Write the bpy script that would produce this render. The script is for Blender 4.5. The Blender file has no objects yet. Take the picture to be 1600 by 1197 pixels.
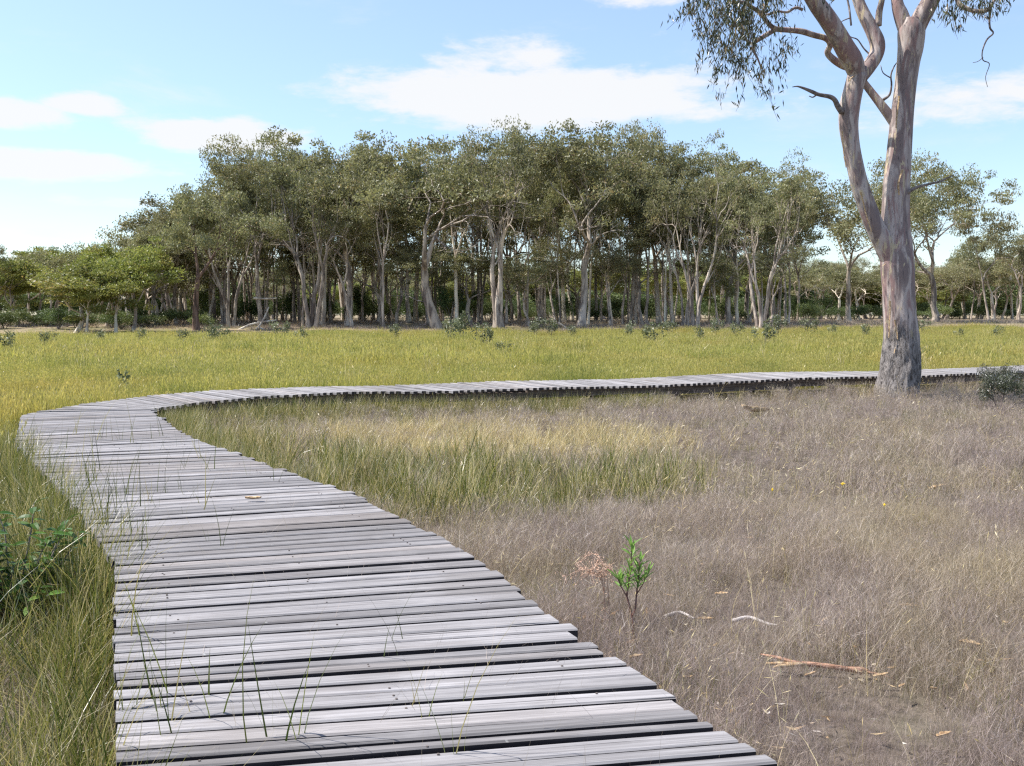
import bpy, math, random
import numpy as np
from mathutils import Vector, Matrix, noise as mnoise

# ------------------------------------------------------------------ camera, sky, sun, exposure
scene = bpy.context.scene
C = scene.collection
FPX = 1550.0                       # focal length in pixels of a 1600 pixel wide picture
HORIZON = 492.0
PITCH = math.atan((598.5 - HORIZON) / FPX)
CAMZ = 1.95
cam_data = bpy.data.cameras.new('camera')
cam = bpy.data.objects.new('camera', cam_data)
C.objects.link(cam)
cam_data.sensor_width = 36.0
cam_data.lens = 36.0 * FPX / 1600.0
cam_data.clip_start = 0.05
cam_data.clip_end = 6000.0
cam.location = (0, 0, CAMZ)
cam.rotation_euler = (math.pi / 2 - PITCH, 0, 0)
scene.camera = cam

scene.view_settings.view_transform = 'Standard'
scene.view_settings.look = 'None'
scene.view_settings.gamma = 1.0
scene.view_settings.exposure = 0.84
scene.view_settings.use_curve_mapping = False
scene.cycles.use_denoising = False
scene.cycles.filter_width = 1.3

SUN_EL = math.radians(57)
SUN_AZ = math.radians(-84)         # clockwise from +Y (the view direction): from the left, barely ahead
sun_dir = Vector((math.sin(SUN_AZ) * math.cos(SUN_EL), math.cos(SUN_AZ) * math.cos(SUN_EL), math.sin(SUN_EL)))
sd = bpy.data.lights.new('sun', 'SUN')
sd.energy = 4.9
sd.angle = math.radians(0.55)
sd.color = (1.0, 0.955, 0.89)
sun = bpy.data.objects.new('sun', sd)
C.objects.link(sun)
sun.rotation_euler = sun_dir.to_track_quat('Z', 'Y').to_euler()
sun.location = (-40, 10, 60)

world = bpy.data.worlds.new("World")
scene.world = world
world.use_nodes = True


class NT:
    """small helper to write node trees"""
    def __init__(self, tree):
        self.t = tree
        self.n = tree.nodes
        self.l = tree.links

    def new(self, typ, **kw):
        nd = self.n.new(typ)
        for k, v in kw.items():
            setattr(nd, k, v)
        return nd

    def put(self, sock, v):
        if hasattr(v, 'is_linked') or isinstance(v, bpy.types.NodeSocket):
            self.l.new(v, sock)
        elif v is not None:
            if hasattr(sock.default_value, '__len__') and hasattr(v, '__len__'):
                vv = list(v)
                if len(sock.default_value) == 4 and len(vv) == 3:
                    vv.append(1.0)
                sock.default_value = vv
            else:
                sock.default_value = v

    def math(self, op, a, b=None, c=None, clamp=False):
        nd = self.new('ShaderNodeMath', operation=op, use_clamp=clamp)
        self.put(nd.inputs[0], a)
        if b is not None:
            self.put(nd.inputs[1], b)
        if c is not None:
            self.put(nd.inputs[2], c)
        return nd.outputs[0]

    def vmath(self, op, a, b=None):
        nd = self.new('ShaderNodeVectorMath', operation=op)
        self.put(nd.inputs[0], a)
        if b is not None:
            self.put(nd.inputs[1], b)
        return nd.outputs[0]

    def mix(self, f, a, b, blend='MIX'):
        nd = self.new('ShaderNodeMix', data_type='RGBA', blend_type=blend)
        self.put(nd.inputs[0], f)
        self.put(nd.inputs[6], a)
        self.put(nd.inputs[7], b)
        return nd.outputs[2]

    def noise(self, vec, scale=5.0, detail=3.0, rough=0.55, dist=0.0):
        nd = self.new('ShaderNodeTexNoise')
        if vec is not None:
            self.put(nd.inputs['Vector'], vec)
        nd.inputs['Scale'].default_value = scale
        nd.inputs['Detail'].default_value = detail
        nd.inputs['Roughness'].default_value = rough
        nd.inputs['Distortion'].default_value = dist
        return nd.outputs[0]

    def ramp(self, v, lo, hi, smooth=True):
        nd = self.new('ShaderNodeMapRange')
        nd.interpolation_type = 'SMOOTHSTEP' if smooth else 'LINEAR'
        nd.clamp = True
        self.put(nd.inputs[0], v)
        nd.inputs[1].default_value = lo
        nd.inputs[2].default_value = hi
        return nd.outputs[0]

    def attr(self, name, out='Fac'):
        nd = self.new('ShaderNodeAttribute', attribute_name=name)
        return nd.outputs[out]


def build_world():
    w = NT(world.node_tree)
    w.n.clear()
    out = w.new('ShaderNodeOutputWorld')
    bg = w.new('ShaderNodeBackground')
    w.l.new(bg.outputs[0], out.inputs[0])
    bg.inputs[1].default_value = 0.135
    sky = w.new('ShaderNodeTexSky', sky_type='NISHITA')
    sky.sun_disc = False
    sky.sun_elevation = SUN_EL
    sky.sun_rotation = SUN_AZ % (2 * math.pi)
    sky.air_density = 1.0
    sky.dust_density = 0.5
    sky.ozone_density = 1.0
    tc = w.new('ShaderNodeTexCoord')
    d = w.vmath('NORMALIZE', tc.outputs['Generated'])
    sep = w.new('ShaderNodeSeparateXYZ')
    w.l.new(d, sep.inputs[0])
    x, y, z = sep.outputs
    az = w.math('ARCTAN2', x, y)
    el = w.math('ARCSINE', z)
    comb = w.new('ShaderNodeCombineXYZ')
    w.l.new(w.math('MULTIPLY', az, 2.2), comb.inputs[0])
    w.l.new(w.math('MULTIPLY', el, 8.0), comb.inputs[1])
    n1 = w.noise(comb.outputs[0], 2.2, 6.0, 0.62, 0.3)
    comb2 = w.new('ShaderNodeCombineXYZ')
    w.l.new(w.math('MULTIPLY', az, 5.0), comb2.inputs[0])
    w.l.new(w.math('MULTIPLY', el, 14.0), comb2.inputs[1])
    n2 = w.noise(comb2.outputs[0], 4.0, 6.0, 0.65, 0.2)
    # banks of fair-weather cloud where the photograph has them: azimuth, elevation, half sizes (degrees), weight
    banks = [(2.0, 12.1, 11.5, 1.8, 1.5), (6.5, 12.4, 8.0, 1.3, 0.6), (0.0, 14.0, 6.0, 1.5, 0.9), (27.0, 11.2, 8.0, 1.6, 1.1), (-16.2, 9.7, 4.8, 0.95, 1.4),
             (-27.5, 10.1, 3.8, 0.85, 1.45), (-23.2, 10.9, 2.6, 0.7, 1.0), (-25.0, 7.7, 6.0, 0.95, 1.35), (-22.0, 6.0, 5.0, 0.6, 0.7), (-27, 4.2, 7.0, 1.0, 0.5),
             (-2.5, 17.9, 2.4, 0.6, 1.1), (7.5, 17.4, 5.0, 0.9, 1.0), (9.0, 15.4, 3.0, 0.6, 0.5), (-42, 9, 7, 1.8, 1.1), (44, 8, 9, 1.6, 1.1),
             (60, 14, 8, 2, 1), (-62, 12, 9, 2, 1), (-80, 7, 9, 1.5, 1), (85, 9, 10, 2, 1), (120, 10, 10, 2, 1), (-115, 12, 10, 2, 1), (160, 9, 12, 2, 1), (-155, 11, 9, 2, 1)]
    total = None
    for (a0, e0, wa, we, amp) in banks:
        da = w.math('MULTIPLY', w.math('SUBTRACT', az, math.radians(a0)), 1 / math.radians(wa))
        de = w.math('MULTIPLY', w.math('SUBTRACT', el, math.radians(e0)), 1 / math.radians(we))
        r2 = w.math('ADD', w.math('MULTIPLY', da, da), w.math('MULTIPLY', de, de))
        g = w.math('MULTIPLY', w.math('EXPONENT', w.math('MULTIPLY', r2, -0.9)), amp)
        total = g if total is None else w.math('MAXIMUM', total, g)
    nn = w.math('ADD', w.math('MULTIPLY', w.math('SUBTRACT', n1, 0.5), 1.6), w.math('MULTIPLY', w.math('SUBTRACT', n2, 0.5), 1.0))
    m = w.ramp(w.math('ADD', total, nn), 0.42, 0.92)
    wisps = w.math('MULTIPLY', w.ramp(n1, 0.52, 0.78), w.ramp(el, 0.0, 0.1))
    m = w.math('MAXIMUM', w.math('MULTIPLY', m, 0.93), w.math('MULTIPLY', wisps, 0.4))
    sk = w.mix(w.ramp(el, 0.0, 0.42), (0.76, 0.80, 0.87, 1), (1.06, 1.0, 1.0, 1))
    base = w.mix(1.0, sky.outputs[0], sk, 'MULTIPLY')
    col = w.mix(m, base, (3.98, 4.0, 4.03, 1))
    w.l.new(col, bg.inputs[0])


build_world()

rng = np.random.default_rng(11)
random.seed(11)

# ------------------------------------------------------------------ helpers
_f = Vector((0, math.cos(PITCH), -math.sin(PITCH)))
_u = Vector((0, math.sin(PITCH), math.cos(PITCH)))
_r = Vector((1, 0, 0))
CAM = Vector((0, 0, CAMZ))


def ray(px, py):
    return _f * FPX + _r * (px - 800.0) + _u * (598.5 - py)


def PZ(px, py, z=0.0):
    """world point at height z seen at that place of the photograph"""
    d = ray(px, py)
    return CAM + d * ((z - CAMZ) / d.z)


def PY(px, py, Y):
    d = ray(px, py)
    return CAM + d * (Y / d.y)


def put_props(o, label=None, category=None, group=None, kind=None):
    if label:
        o['label'] = label
    if category:
        o['category'] = category
    if group:
        o['group'] = group
    if kind:
        o['kind'] = kind
    return o


def empty(name, loc=(0, 0, 0), label=None, category=None, group=None, rz=0.0):
    o = bpy.data.objects.new(name, None)
    o.empty_display_size = 0.2
    C.objects.link(o)
    o.location = loc
    o.rotation_euler = (0, 0, rz)
    return put_props(o, label, category, group)


def link(name, me, mat=None, parent=None, loc=None):
    o = bpy.data.objects.new(name, me)
    C.objects.link(o)
    if mat is not None and not me.materials:
        me.materials.append(mat)
    if parent is not None:
        o.parent = parent
    if loc is not None:
        o.location = loc
    return o


def copy_tree(root, loc, rz, scale):
    r = root.copy()
    C.objects.link(r)
    r.location = loc
    r.rotation_euler = (0, 0, rz)
    r.scale = scale
    for ch in root.children:
        c = ch.copy()
        C.objects.link(c)
        c.parent = r
    return r


class MB:
    """collects vertices and faces of ONE mesh, with two float attributes per vertex"""
    def __init__(self):
        self.v = []
        self.f = []
        self.t = []      # place along (0 base .. 1 tip)
        self.c = []      # individual tint

    def tube(self, pts, rad, sides=6, tint=0.5, rough=0.0, seed=0.0, cap=True, flute=None):
        pts = [Vector(p) for p in pts]
        n = len(pts)
        base = len(self.v)
        ax = None
        for i, p in enumerate(pts):
            a = pts[max(0, i - 1)]
            b = pts[min(n - 1, i + 1)]
            tn = (b - a)
            tn = tn.normalized() if tn.length > 1e-9 else Vector((0, 0, 1))
            if ax is None:
                ax = tn.orthogonal().normalized()
            else:
                ax = (ax - tn * ax.dot(tn))
                ax = ax.normalized() if ax.length > 1e-6 else tn.orthogonal().normalized()
            bx = tn.cross(ax)
            for k in range(sides):
                a_ = 2 * math.pi * k / sides
                dv = ax * math.cos(a_) + bx * math.sin(a_)
                r = rad[i]
                if rough:
                    q = p + dv * r
                    r *= 1 + rough * mnoise.noise(Vector((q.x * 2.2 + seed, q.y * 2.2, q.z * 0.8)))
                if flute:
                    r *= flute(i / (n - 1), a_, p)
                q = p + dv * r
                self.v.append((q.x, q.y, q.z))
                self.t.append(i / max(1, n - 1))
                self.c.append(tint)
        for i in range(n - 1):
            for k in range(sides):
                k2 = (k + 1) % sides
                self.f.append((base + i * sides + k, base + i * sides + k2, base + (i + 1) * sides + k2, base + (i + 1) * sides + k))
        if cap:
            self.f.append(tuple(base + (n - 1) * sides + k for k in range(sides)))
            self.f.append(tuple(base + k for k in reversed(range(sides))))

    def poly(self, pts, tint=0.5, ts=None):
        b = len(self.v)
        for i, p in enumerate(pts):
            self.v.append(tuple(p))
            self.t.append(ts[i] if ts else 0.5)
            self.c.append(tint)
        self.f.append(tuple(range(b, b + len(pts))))

    def blade(self, root, az, lean, h, w, segs=3, curl=0.5, tint=0.5, twist=None):
        """a grass blade: tapering strip that bends over"""
        x, y, z = root
        dx, dy = math.cos(az), math.sin(az)
        ta = (az + math.pi / 2) if twist is None else twist
        sx, sy = math.cos(ta), math.sin(ta)
        ang = lean
        b = len(self.v)
        px, py, pz = x, y, z
        L = h / segs
        for i in range(segs + 1):
            u = i / segs
            ww = w * (1 - u) ** 0.7 * 0.5
            if i < segs:
                self.v.append((px - sx * ww, py - sy * ww, pz))
                self.v.append((px + sx * ww, py + sy * ww, pz))
                self.t += [u, u]
                self.c += [tint, tint]
            else:
                self.v.append((px, py, pz))
                self.t.append(1.0)
                self.c.append(tint)
            px += dx * math.sin(ang) * L
            py += dy * math.sin(ang) * L
            pz += math.cos(ang) * L
            ang += curl / segs
        for i in range(segs - 1):
            q = b + 2 * i
            self.f.append((q, q + 1, q + 3, q + 2))
        q = b + 2 * (segs - 1)
        self.f.append((q, q + 1, q + 2))

    def mesh(self, name, mat=None, smooth=False):
        me = bpy.data.meshes.new(name)
        me.from_pydata(self.v, [], self.f)
        if mat is not None:
            me.materials.append(mat)
        a = me.attributes.new('along', 'FLOAT', 'POINT')
        a.data.foreach_set('value', np.array(self.t, dtype=np.float32))
        a = me.attributes.new('tint', 'FLOAT', 'POINT')
        a.data.foreach_set('value', np.array(self.c, dtype=np.float32))
        if smooth:
            me.polygons.foreach_set('use_smooth', np.ones(len(me.polygons), dtype=bool))
        me.update()
        return me


def leaf_mesh(name, cen, along, side, length, width, tint, mat, ts=None):
    """n leaves, each a bent lens of two quads-ish triangles pairs (4 triangles), from numpy arrays"""
    n = len(cen)
    nrm = np.cross(along, side)
    L = length[:, None]
    W = width[:, None]
    p0 = cen - along * L * 0.5
    p1 = cen + side * W * 0.5 - along * L * 0.08 + nrm * W * 0.12
    p2 = cen + along * L * 0.5 - nrm * L * 0.06
    p3 = cen - side * W * 0.5 - along * L * 0.08 + nrm * W * 0.12
    v = np.stack([p0, p1, p2, p3], axis=1).reshape(-1, 3)
    me = bpy.data.meshes.new(name)
    me.vertices.add(n * 4)
    me.vertices.foreach_set('co', v.astype(np.float32).ravel())
    idx = np.arange(n)[:, None] * 4
    tri = np.concatenate([idx + np.array([[0, 1, 2]]), idx + np.array([[0, 2, 3]])], axis=1).reshape(-1)
    me.loops.add(n * 6)
    me.loops.foreach_set('vertex_index', tri.astype(np.int32))
    me.polygons.add(n * 2)
    me.polygons.foreach_set('loop_start', (np.arange(n * 2) * 3).astype(np.int32))
    me.update(calc_edges=True)
    a = me.attributes.new('tint', 'FLOAT', 'POINT')
    a.data.foreach_set('value', np.repeat(tint, 4).astype(np.float32))
    me.materials.append(mat)
    me.validate()
    return me


def unit(a):
    return a / np.maximum(np.linalg.norm(a, axis=1, keepdims=True), 1e-9)


def rand_leaves(r, cen, droop=0.6, upness=0.0):
    """random leaf axes at the given centres; droop pulls the leaf axis downwards"""
    n = len(cen)
    al = r.normal(size=(n, 3))
    al[:, 2] -= droop * 2.2
    al = unit(al)
    q = r.normal(size=(n, 3))
    sd_ = unit(np.cross(al, q))
    return al, sd_


# ------------------------------------------------------------------ materials
def new_mat(name):
    m = bpy.data.materials.new(name)
    m.use_nodes = True
    t = NT(m.node_tree)
    t.n.clear()
    out = t.new('ShaderNodeOutputMaterial')
    return m, t, out


def principled(t, out, base, rough=0.8, bump=None, bstr=0.3, bdist=0.01, spec=0.3):
    p = t.new('ShaderNodeBsdfPrincipled')
    t.put(p.inputs['Base Color'], base)
    t.put(p.inputs['Roughness'], rough)
    p.inputs['Specular IOR Level'].default_value = spec
    if bump is not None:
        b = t.new('ShaderNodeBump')
        b.inputs['Strength'].default_value = bstr
        b.inputs['Distance'].default_value = bdist
        t.put(b.inputs['Height'], bump)
        t.l.new(b.outputs[0], p.inputs['Normal'])
    t.l.new(p.outputs[0], out.inputs[0])
    return p


def foliage_mat(name, cols, trans=0.3, gloss=0.25, rough=0.45, objvar=0.25, world_noise=None, world_noise2=None, tipcol=None, tip_lo=0.3, tip_hi=1.0, tip_amt=1.0):
    """leaf or grass: cols are blended by the per-piece tint; a share of the light passes through"""
    m, t, out = new_mat(name)
    tint = t.attr('tint')
    cr = t.new('ShaderNodeValToRGB')
    els = cr.color_ramp.elements
    for i, (p, c) in enumerate(cols):
        e = els[i] if i < 2 else els.new(p)
        e.position = p
        e.color = (*c, 1)
    t.l.new(tint, cr.inputs[0])
    col = cr.outputs[0]
    if tipcol is not None:
        f = t.math('MULTIPLY', t.ramp(t.attr('along'), tip_lo, tip_hi), tip_amt)
        col = t.mix(f, col, tipcol)
    if world_noise is not None:
        scale, c2, amt, lo, hi = world_noise
        g = t.new('ShaderNodeNewGeometry')
        n = t.noise(g.outputs['Position'], scale, 3.0, 0.6)
        col = t.mix(t.math('MULTIPLY', t.ramp(n, lo, hi), amt), col, c2)
    if world_noise2 is not None:
        scale, c2, amt, lo, hi = world_noise2
        g = t.new('ShaderNodeNewGeometry')
        mp = t.new('ShaderNodeMapping')
        mp.inputs['Location'].default_value = (31, 17, 0)
        t.l.new(g.outputs['Position'], mp.inputs[0])
        n = t.noise(mp.outputs[0], scale, 3.0, 0.65)
        col = t.mix(t.math('MULTIPLY', t.ramp(n, lo, hi), amt), col, c2)
    oi = t.new('ShaderNodeObjectInfo')
    hs = t.new('ShaderNodeHueSaturation')
    t.l.new(col, hs.inputs['Color'])
    t.l.new(t.math('MULTIPLY_ADD', oi.outputs['Random'], objvar * 0.12, 0.5 - objvar * 0.06), hs.inputs['Hue'])
    r2 = t.math('FRACT', t.math('MULTIPLY', oi.outputs['Random'], 7.31))
    t.l.new(t.math('MULTIPLY_ADD', r2, objvar * 2, 1.0 - objvar), hs.inputs['Value'])
    col = hs.outputs[0]
    d = t.new('ShaderNodeBsdfDiffuse')
    t.l.new(col, d.inputs[0])
    tr = t.new('ShaderNodeBsdfTranslucent')
    t.l.new(t.mix(0.35, col, t.mix(1.0, col, (1.5, 1.5, 0.5, 1), 'MULTIPLY')), tr.inputs[0])
    ms = t.new('ShaderNodeMixShader')
    ms.inputs[0].default_value = trans
    t.l.new(d.outputs[0], ms.inputs[1])
    t.l.new(tr.outputs[0], ms.inputs[2])
    g = t.new('ShaderNodeBsdfGlossy')
    g.inputs['Roughness'].default_value = rough
    g.inputs[0].default_value = (0.8, 0.8, 0.8, 1)
    fr = t.new('ShaderNodeFresnel')
    fr.inputs[0].default_value = 1.4
    ms2 = t.new('ShaderNodeMixShader')
    t.l.new(t.math('MULTIPLY', fr.outputs[0], gloss * 2.0, clamp=True), ms2.inputs[0])
    t.l.new(ms.outputs[0], ms2.inputs[1])
    t.l.new(g.outputs[0], ms2.inputs[2])
    t.l.new(ms2.outputs[0], out.inputs[0])
    return m


def plank_mat():
    m, t, out = new_mat('weathered_timber')
    tc = t.new('ShaderNodeTexCoord')
    oi = t.new('ShaderNodeObjectInfo')
    off = t.new('ShaderNodeCombineXYZ')
    for k, mul in enumerate((37.0, 91.0, 53.0)):
        t.l.new(t.math('MULTIPLY', oi.outputs['Random'], mul), off.inputs[k])
    p = t.vmath('ADD', tc.outputs['Object'], off.outputs[0])
    mp = t.new('ShaderNodeMapping')
    mp.inputs['Scale'].default_value = (1.6, 60, 60)
    t.l.new(p, mp.inputs[0])
    grain = t.noise(mp.outputs[0], 1.0, 5.0, 0.65, 0.4)
    mp2 = t.new('ShaderNodeMapping')
    mp2.inputs['Scale'].default_value = (0.9, 14, 14)
    t.l.new(p, mp2.inputs[0])
    streak = t.noise(mp2.outputs[0], 1.0, 4.0, 0.6, 0.8)
    blot = t.noise(p, 2.3, 4.0, 0.65)
    spots = t.noise(p, 28.0, 2.0, 0.5)
    c = t.mix(t.ramp(grain, 0.3, 0.72), (0.16, 0.152, 0.153, 1), (0.292, 0.280, 0.283, 1))
    c = t.mix(t.math('MULTIPLY', t.ramp(streak, 0.52, 0.75), 0.6), c, (0.13, 0.115, 0.11, 1))
    c = t.mix(t.math('MULTIPLY', t.ramp(blot, 0.5, 0.8), 0.5), c, (0.37, 0.355, 0.355, 1))
    big = t.noise(t.new('ShaderNodeNewGeometry').outputs['Position'], 0.9, 4.0, 0.65)
    c = t.mix(t.math('MULTIPLY', t.ramp(big, 0.48, 0.66), 0.5), c, (0.15, 0.137, 0.13, 1))
    c = t.mix(t.math('MULTIPLY', t.ramp(spots, 0.74, 0.80), 0.6), c, (0.50, 0.50, 0.47, 1))
    hs = t.new('ShaderNodeHueSaturation')
    t.l.new(c, hs.inputs['Color'])
    t.l.new(t.math('MULTIPLY_ADD', oi.outputs['Random'], 0.55, 0.72), hs.inputs['Value'])
    hs.inputs['Saturation'].default_value = 0.9
    rb = t.math('FRACT', t.math('MULTIPLY', oi.outputs['Random'], 13.7))
    warm = t.mix(t.math('MULTIPLY', t.ramp(rb, 0.65, 1.0), 0.35), hs.outputs[0], t.mix(1.0, hs.outputs[0], (1.0, 0.88, 0.76, 1), 'MULTIPLY'))
    # long hairline splits along the grain
    mp3 = t.new('ShaderNodeMapping')
    mp3.inputs['Scale'].default_value = (0.55, 38, 38)
    t.l.new(p, mp3.inputs[0])
    crack = t.ramp(t.noise(mp3.outputs[0], 1.0, 2.0, 0.5, 0.3), 0.33, 0.27)
    col = t.mix(t.math('MULTIPLY', crack, 0.9), warm, (0.045, 0.04, 0.04, 1))
    h = t.math('SUBTRACT', t.math('ADD', grain, t.math('MULTIPLY', streak, 0.6)), t.math('MULTIPLY', crack, 1.5))
    principled(t, out, col, 0.85, h, 0.55, 0.006, 0.2)
    return m


def dark_timber_mat(name='old_dark_timber', ca=(0.085, 0.066, 0.055, 1), cb=(0.19, 0.155, 0.135, 1)):
    m, t, out = new_mat(name)
    tc = t.new('ShaderNodeTexCoord')
    mp = t.new('ShaderNodeMapping')
    mp.inputs['Scale'].default_value = (2, 30, 30)
    t.l.new(tc.outputs['Object'], mp.inputs[0])
    g = t.noise(mp.outputs[0], 1.0, 4.0, 0.6)
    principled(t, out, t.mix(t.ramp(g, 0.3, 0.7), ca, cb), 0.9, g, 0.4, 0.006, 0.2)
    return m


def gum_bark_mat():
    """smooth mottled gum bark; rough fibrous stocking at the foot"""
    m, t, out = new_mat('gum_bark')
    g = t.new('ShaderNodeTexCoord')
    p = g.outputs['Object']
    mp = t.new('ShaderNodeMapping')
    mp.inputs['Scale'].default_value = (1, 1, 0.16)
    t.l.new(p, mp.inputs[0])
    st = mp.outputs[0]
    n1 = t.noise(st, 4.2, 5.0, 0.6, 0.9)
    n2 = t.noise(t.vmath('ADD', st, (7, 3, 1)), 3.0, 4.0, 0.6, 1.2)
    n3 = t.noise(t.vmath('ADD', st, (1, 13, 4)), 8.0, 4.0, 0.7, 0.6)
    n4 = t.noise(t.vmath('ADD', st, (5, 2, 9)), 22.0, 4.0, 0.7)
    c = t.mix(t.ramp(n1, 0.42, 0.58), (0.21, 0.16, 0.148, 1), (0.46, 0.39, 0.35, 1))
    c = t.mix(t.math('MULTIPLY', t.ramp(n2, 0.50, 0.62), 0.85), c, (0.27, 0.165, 0.15, 1))
    c = t.mix(t.math('MULTIPLY', t.ramp(n3, 0.58, 0.612), 0.9), c, (0.50, 0.415, 0.27, 1))
    c = t.mix(t.math('MULTIPLY', t.ramp(n4, 0.58, 0.66), 0.8), c, (0.075, 0.062, 0.065, 1))
    # rough bark below about 1.6 m
    sp = t.new('ShaderNodeSeparateXYZ')
    t.l.new(p, sp.inputs[0])
    edge = t.math('ADD', sp.outputs[2], t.math('MULTIPLY', t.math('SUBTRACT', n1, 0.5), 2.6))
    low = t.ramp(edge, 1.9, 1.2)
    mpr = t.new('ShaderNodeMapping')
    mpr.inputs['Scale'].default_value = (1, 1, 0.35)
    t.l.new(p, mpr.inputs[0])
    f1 = t.noise(mpr.outputs[0], 11.0, 6.0, 0.72, 1.6)
    f2 = t.noise(mpr.outputs[0], 34.0, 5.0, 0.75, 0.8)
    plate = t.math('ADD', t.math('MULTIPLY', f1, 0.75), t.math('MULTIPLY', f2, 0.5))
    rc = t.mix(t.ramp(plate, 0.50, 0.76), (0.30, 0.27, 0.25, 1), (0.04, 0.033, 0.03, 1))
    c = t.mix(low, c, rc)
    h = t.math('SUBTRACT', t.math('MULTIPLY', n4, 0.25), t.math('MULTIPLY', t.math('MULTIPLY', low, plate), 2.5))
    principled(t, out, c, 0.75, h, 0.6, 0.03, 0.25)
    return m


def far_bark_mat(name, pale, dark, rough_low=0.5):
    m, t, out = new_mat(name)
    tc = t.new('ShaderNodeTexCoord')
    oi = t.new('ShaderNodeObjectInfo')
    mp = t.new('ShaderNodeMapping')
    mp.inputs['Scale'].default_value = (1, 1, 0.2)
    t.l.new(t.vmath('ADD', tc.outputs['Object'], oi.outputs['Location']), mp.inputs[0])
    n = t.noise(mp.outputs[0], 1.8, 4.0, 0.65, 0.5)
    c = t.mix(t.ramp(n, 0.38, 0.62), dark, pale)
    hs = t.new('ShaderNodeHueSaturation')
    t.l.new(c, hs.inputs['Color'])
    t.l.new(t.math('MULTIPLY_ADD', oi.outputs['Random'], 0.5, 0.75), hs.inputs['Value'])
    principled(t, out, hs.outputs[0], 0.85, n, 0.4, 0.05, 0.2)
    return m


def simple_mat(name, c1, c2, scale=20.0, rough=0.8, stretch=(1, 1, 1), bstr=0.4, bdist=0.003):
    m, t, out = new_mat(name)
    tc = t.new('ShaderNodeTexCoord')
    oi = t.new('ShaderNodeObjectInfo')
    mp = t.new('ShaderNodeMapping')
    mp.inputs['Scale'].default_value = stretch
    t.l.new(t.vmath('ADD', tc.outputs['Object'], oi.outputs['Location']), mp.inputs[0])
    n = t.noise(mp.outputs[0], scale, 4.0, 0.6)
    principled(t, out, t.mix(t.ramp(n, 0.35, 0.65), c1, c2), rough, n, bstr, bdist, 0.2)
    return m


def ground_mat():
    m, t, out = new_mat('field_soil')
    g = t.new('ShaderNodeNewGeometry')
    p = g.outputs['Position']
    dry = t.attr('dry')
    litter = t.attr('litter')
    n1 = t.noise(p, 0.7, 5.0, 0.65)
    n2 = t.noise(p, 9.0, 5.0, 0.7)
    n3 = t.noise(p, 0.06, 4.0, 0.6)
    mead = t.mix(t.ramp(n2, 0.3, 0.7), (0.05, 0.045, 0.022, 1), (0.14, 0.12, 0.06, 1))
    drc = t.mix(t.ramp(n2, 0.3, 0.7), (0.05, 0.04, 0.033, 1), (0.16, 0.13, 0.105, 1))
    drc = t.mix(t.math('MULTIPLY', t.ramp(n1, 0.5, 0.75), 0.4), drc, (0.17, 0.16, 0.10, 1))
    lit = t.mix(t.ramp(n2, 0.35, 0.7), (0.20, 0.15, 0.10, 1), (0.42, 0.33, 0.225, 1))
    lit = t.mix(t.math('MULTIPLY', t.ramp(n3, 0.45, 0.6), 0.6), lit, (0.10, 0.11, 0.045, 1))
    c = t.mix(dry, mead, drc)
    c = t.mix(litter, c, lit)
    principled(t, out, c, 0.95, n2, 0.6, 0.05, 0.1)
    return m


M_PLANK = plank_mat()
M_DARK = dark_timber_mat()
M_EDGE_SHADE = dark_timber_mat('plank_edge_shade', (0.03, 0.024, 0.024, 1), (0.07, 0.058, 0.056, 1))  # painted shade for plank edges and right-hand ends, darker than the timber
M_GUM = gum_bark_mat()
M_BARK_G = far_bark_mat('grey_gum_bark', (0.54, 0.465, 0.385, 1), (0.16, 0.128, 0.11, 1))
M_BARK_P = far_bark_mat('pale_gum_bark', (0.68, 0.61, 0.49, 1), (0.36, 0.29, 0.23, 1))
M_BARK_B = far_bark_mat('brown_gum_bark', (0.235, 0.16, 0.125, 1), (0.085, 0.058, 0.048, 1))
M_TWIG = simple_mat('dead_twig', (0.12, 0.095, 0.085, 1), (0.25, 0.21, 0.19, 1), 12)
M_LEAF_O = foliage_mat('olive_gum_leaves', [(0, (0.14, 0.14, 0.078)), (0.5, (0.23, 0.23, 0.124)), (0.85, (0.315, 0.313, 0.17)), (1, (0.28, 0.21, 0.13))], 0.36, 0.04, 0.6, 0.16)
M_LEAF_L = foliage_mat('light_gum_leaves', [(0, (0.13, 0.155, 0.045)), (0.5, (0.22, 0.245, 0.072)), (0.85, (0.31, 0.31, 0.10)), (1, (0.28, 0.21, 0.09))], 0.4, 0.04, 0.6, 0.16)
M_LEAF_D = foliage_mat('dark_bush_leaves', [(0, (0.04, 0.058, 0.022)), (0.6, (0.08, 0.115, 0.042)), (1, (0.13, 0.17, 0.06))], 0.25, 0.04, 0.6, 0.2)
M_LEAF_U = foliage_mat('undergrowth_leaves', [(0, (0.065, 0.09, 0.035)), (0.6, (0.13, 0.17, 0.065)), (1, (0.20, 0.225, 0.095))], 0.25, 0.04, 0.6, 0.2)
M_LEAF_S = foliage_mat('grey_green_leaves', [(0, (0.10, 0.12, 0.066)), (0.6, (0.175, 0.195, 0.115)), (1, (0.26, 0.275, 0.18))], 0.25, 0.05, 0.55, 0.12)
M_LEAF_B = foliage_mat('glossy_green_leaves', [(0, (0.04, 0.085, 0.016)), (0.7, (0.08, 0.16, 0.03)), (1, (0.13, 0.23, 0.045))], 0.3, 0.22, 0.35, 0.1)
M_LEAF_Y = foliage_mat('young_green_leaves', [(0, (0.16, 0.29, 0.07)), (0.7, (0.27, 0.43, 0.12)), (1, (0.44, 0.55, 0.24))], 0.45, 0.1, 0.35, 0.1)
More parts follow.
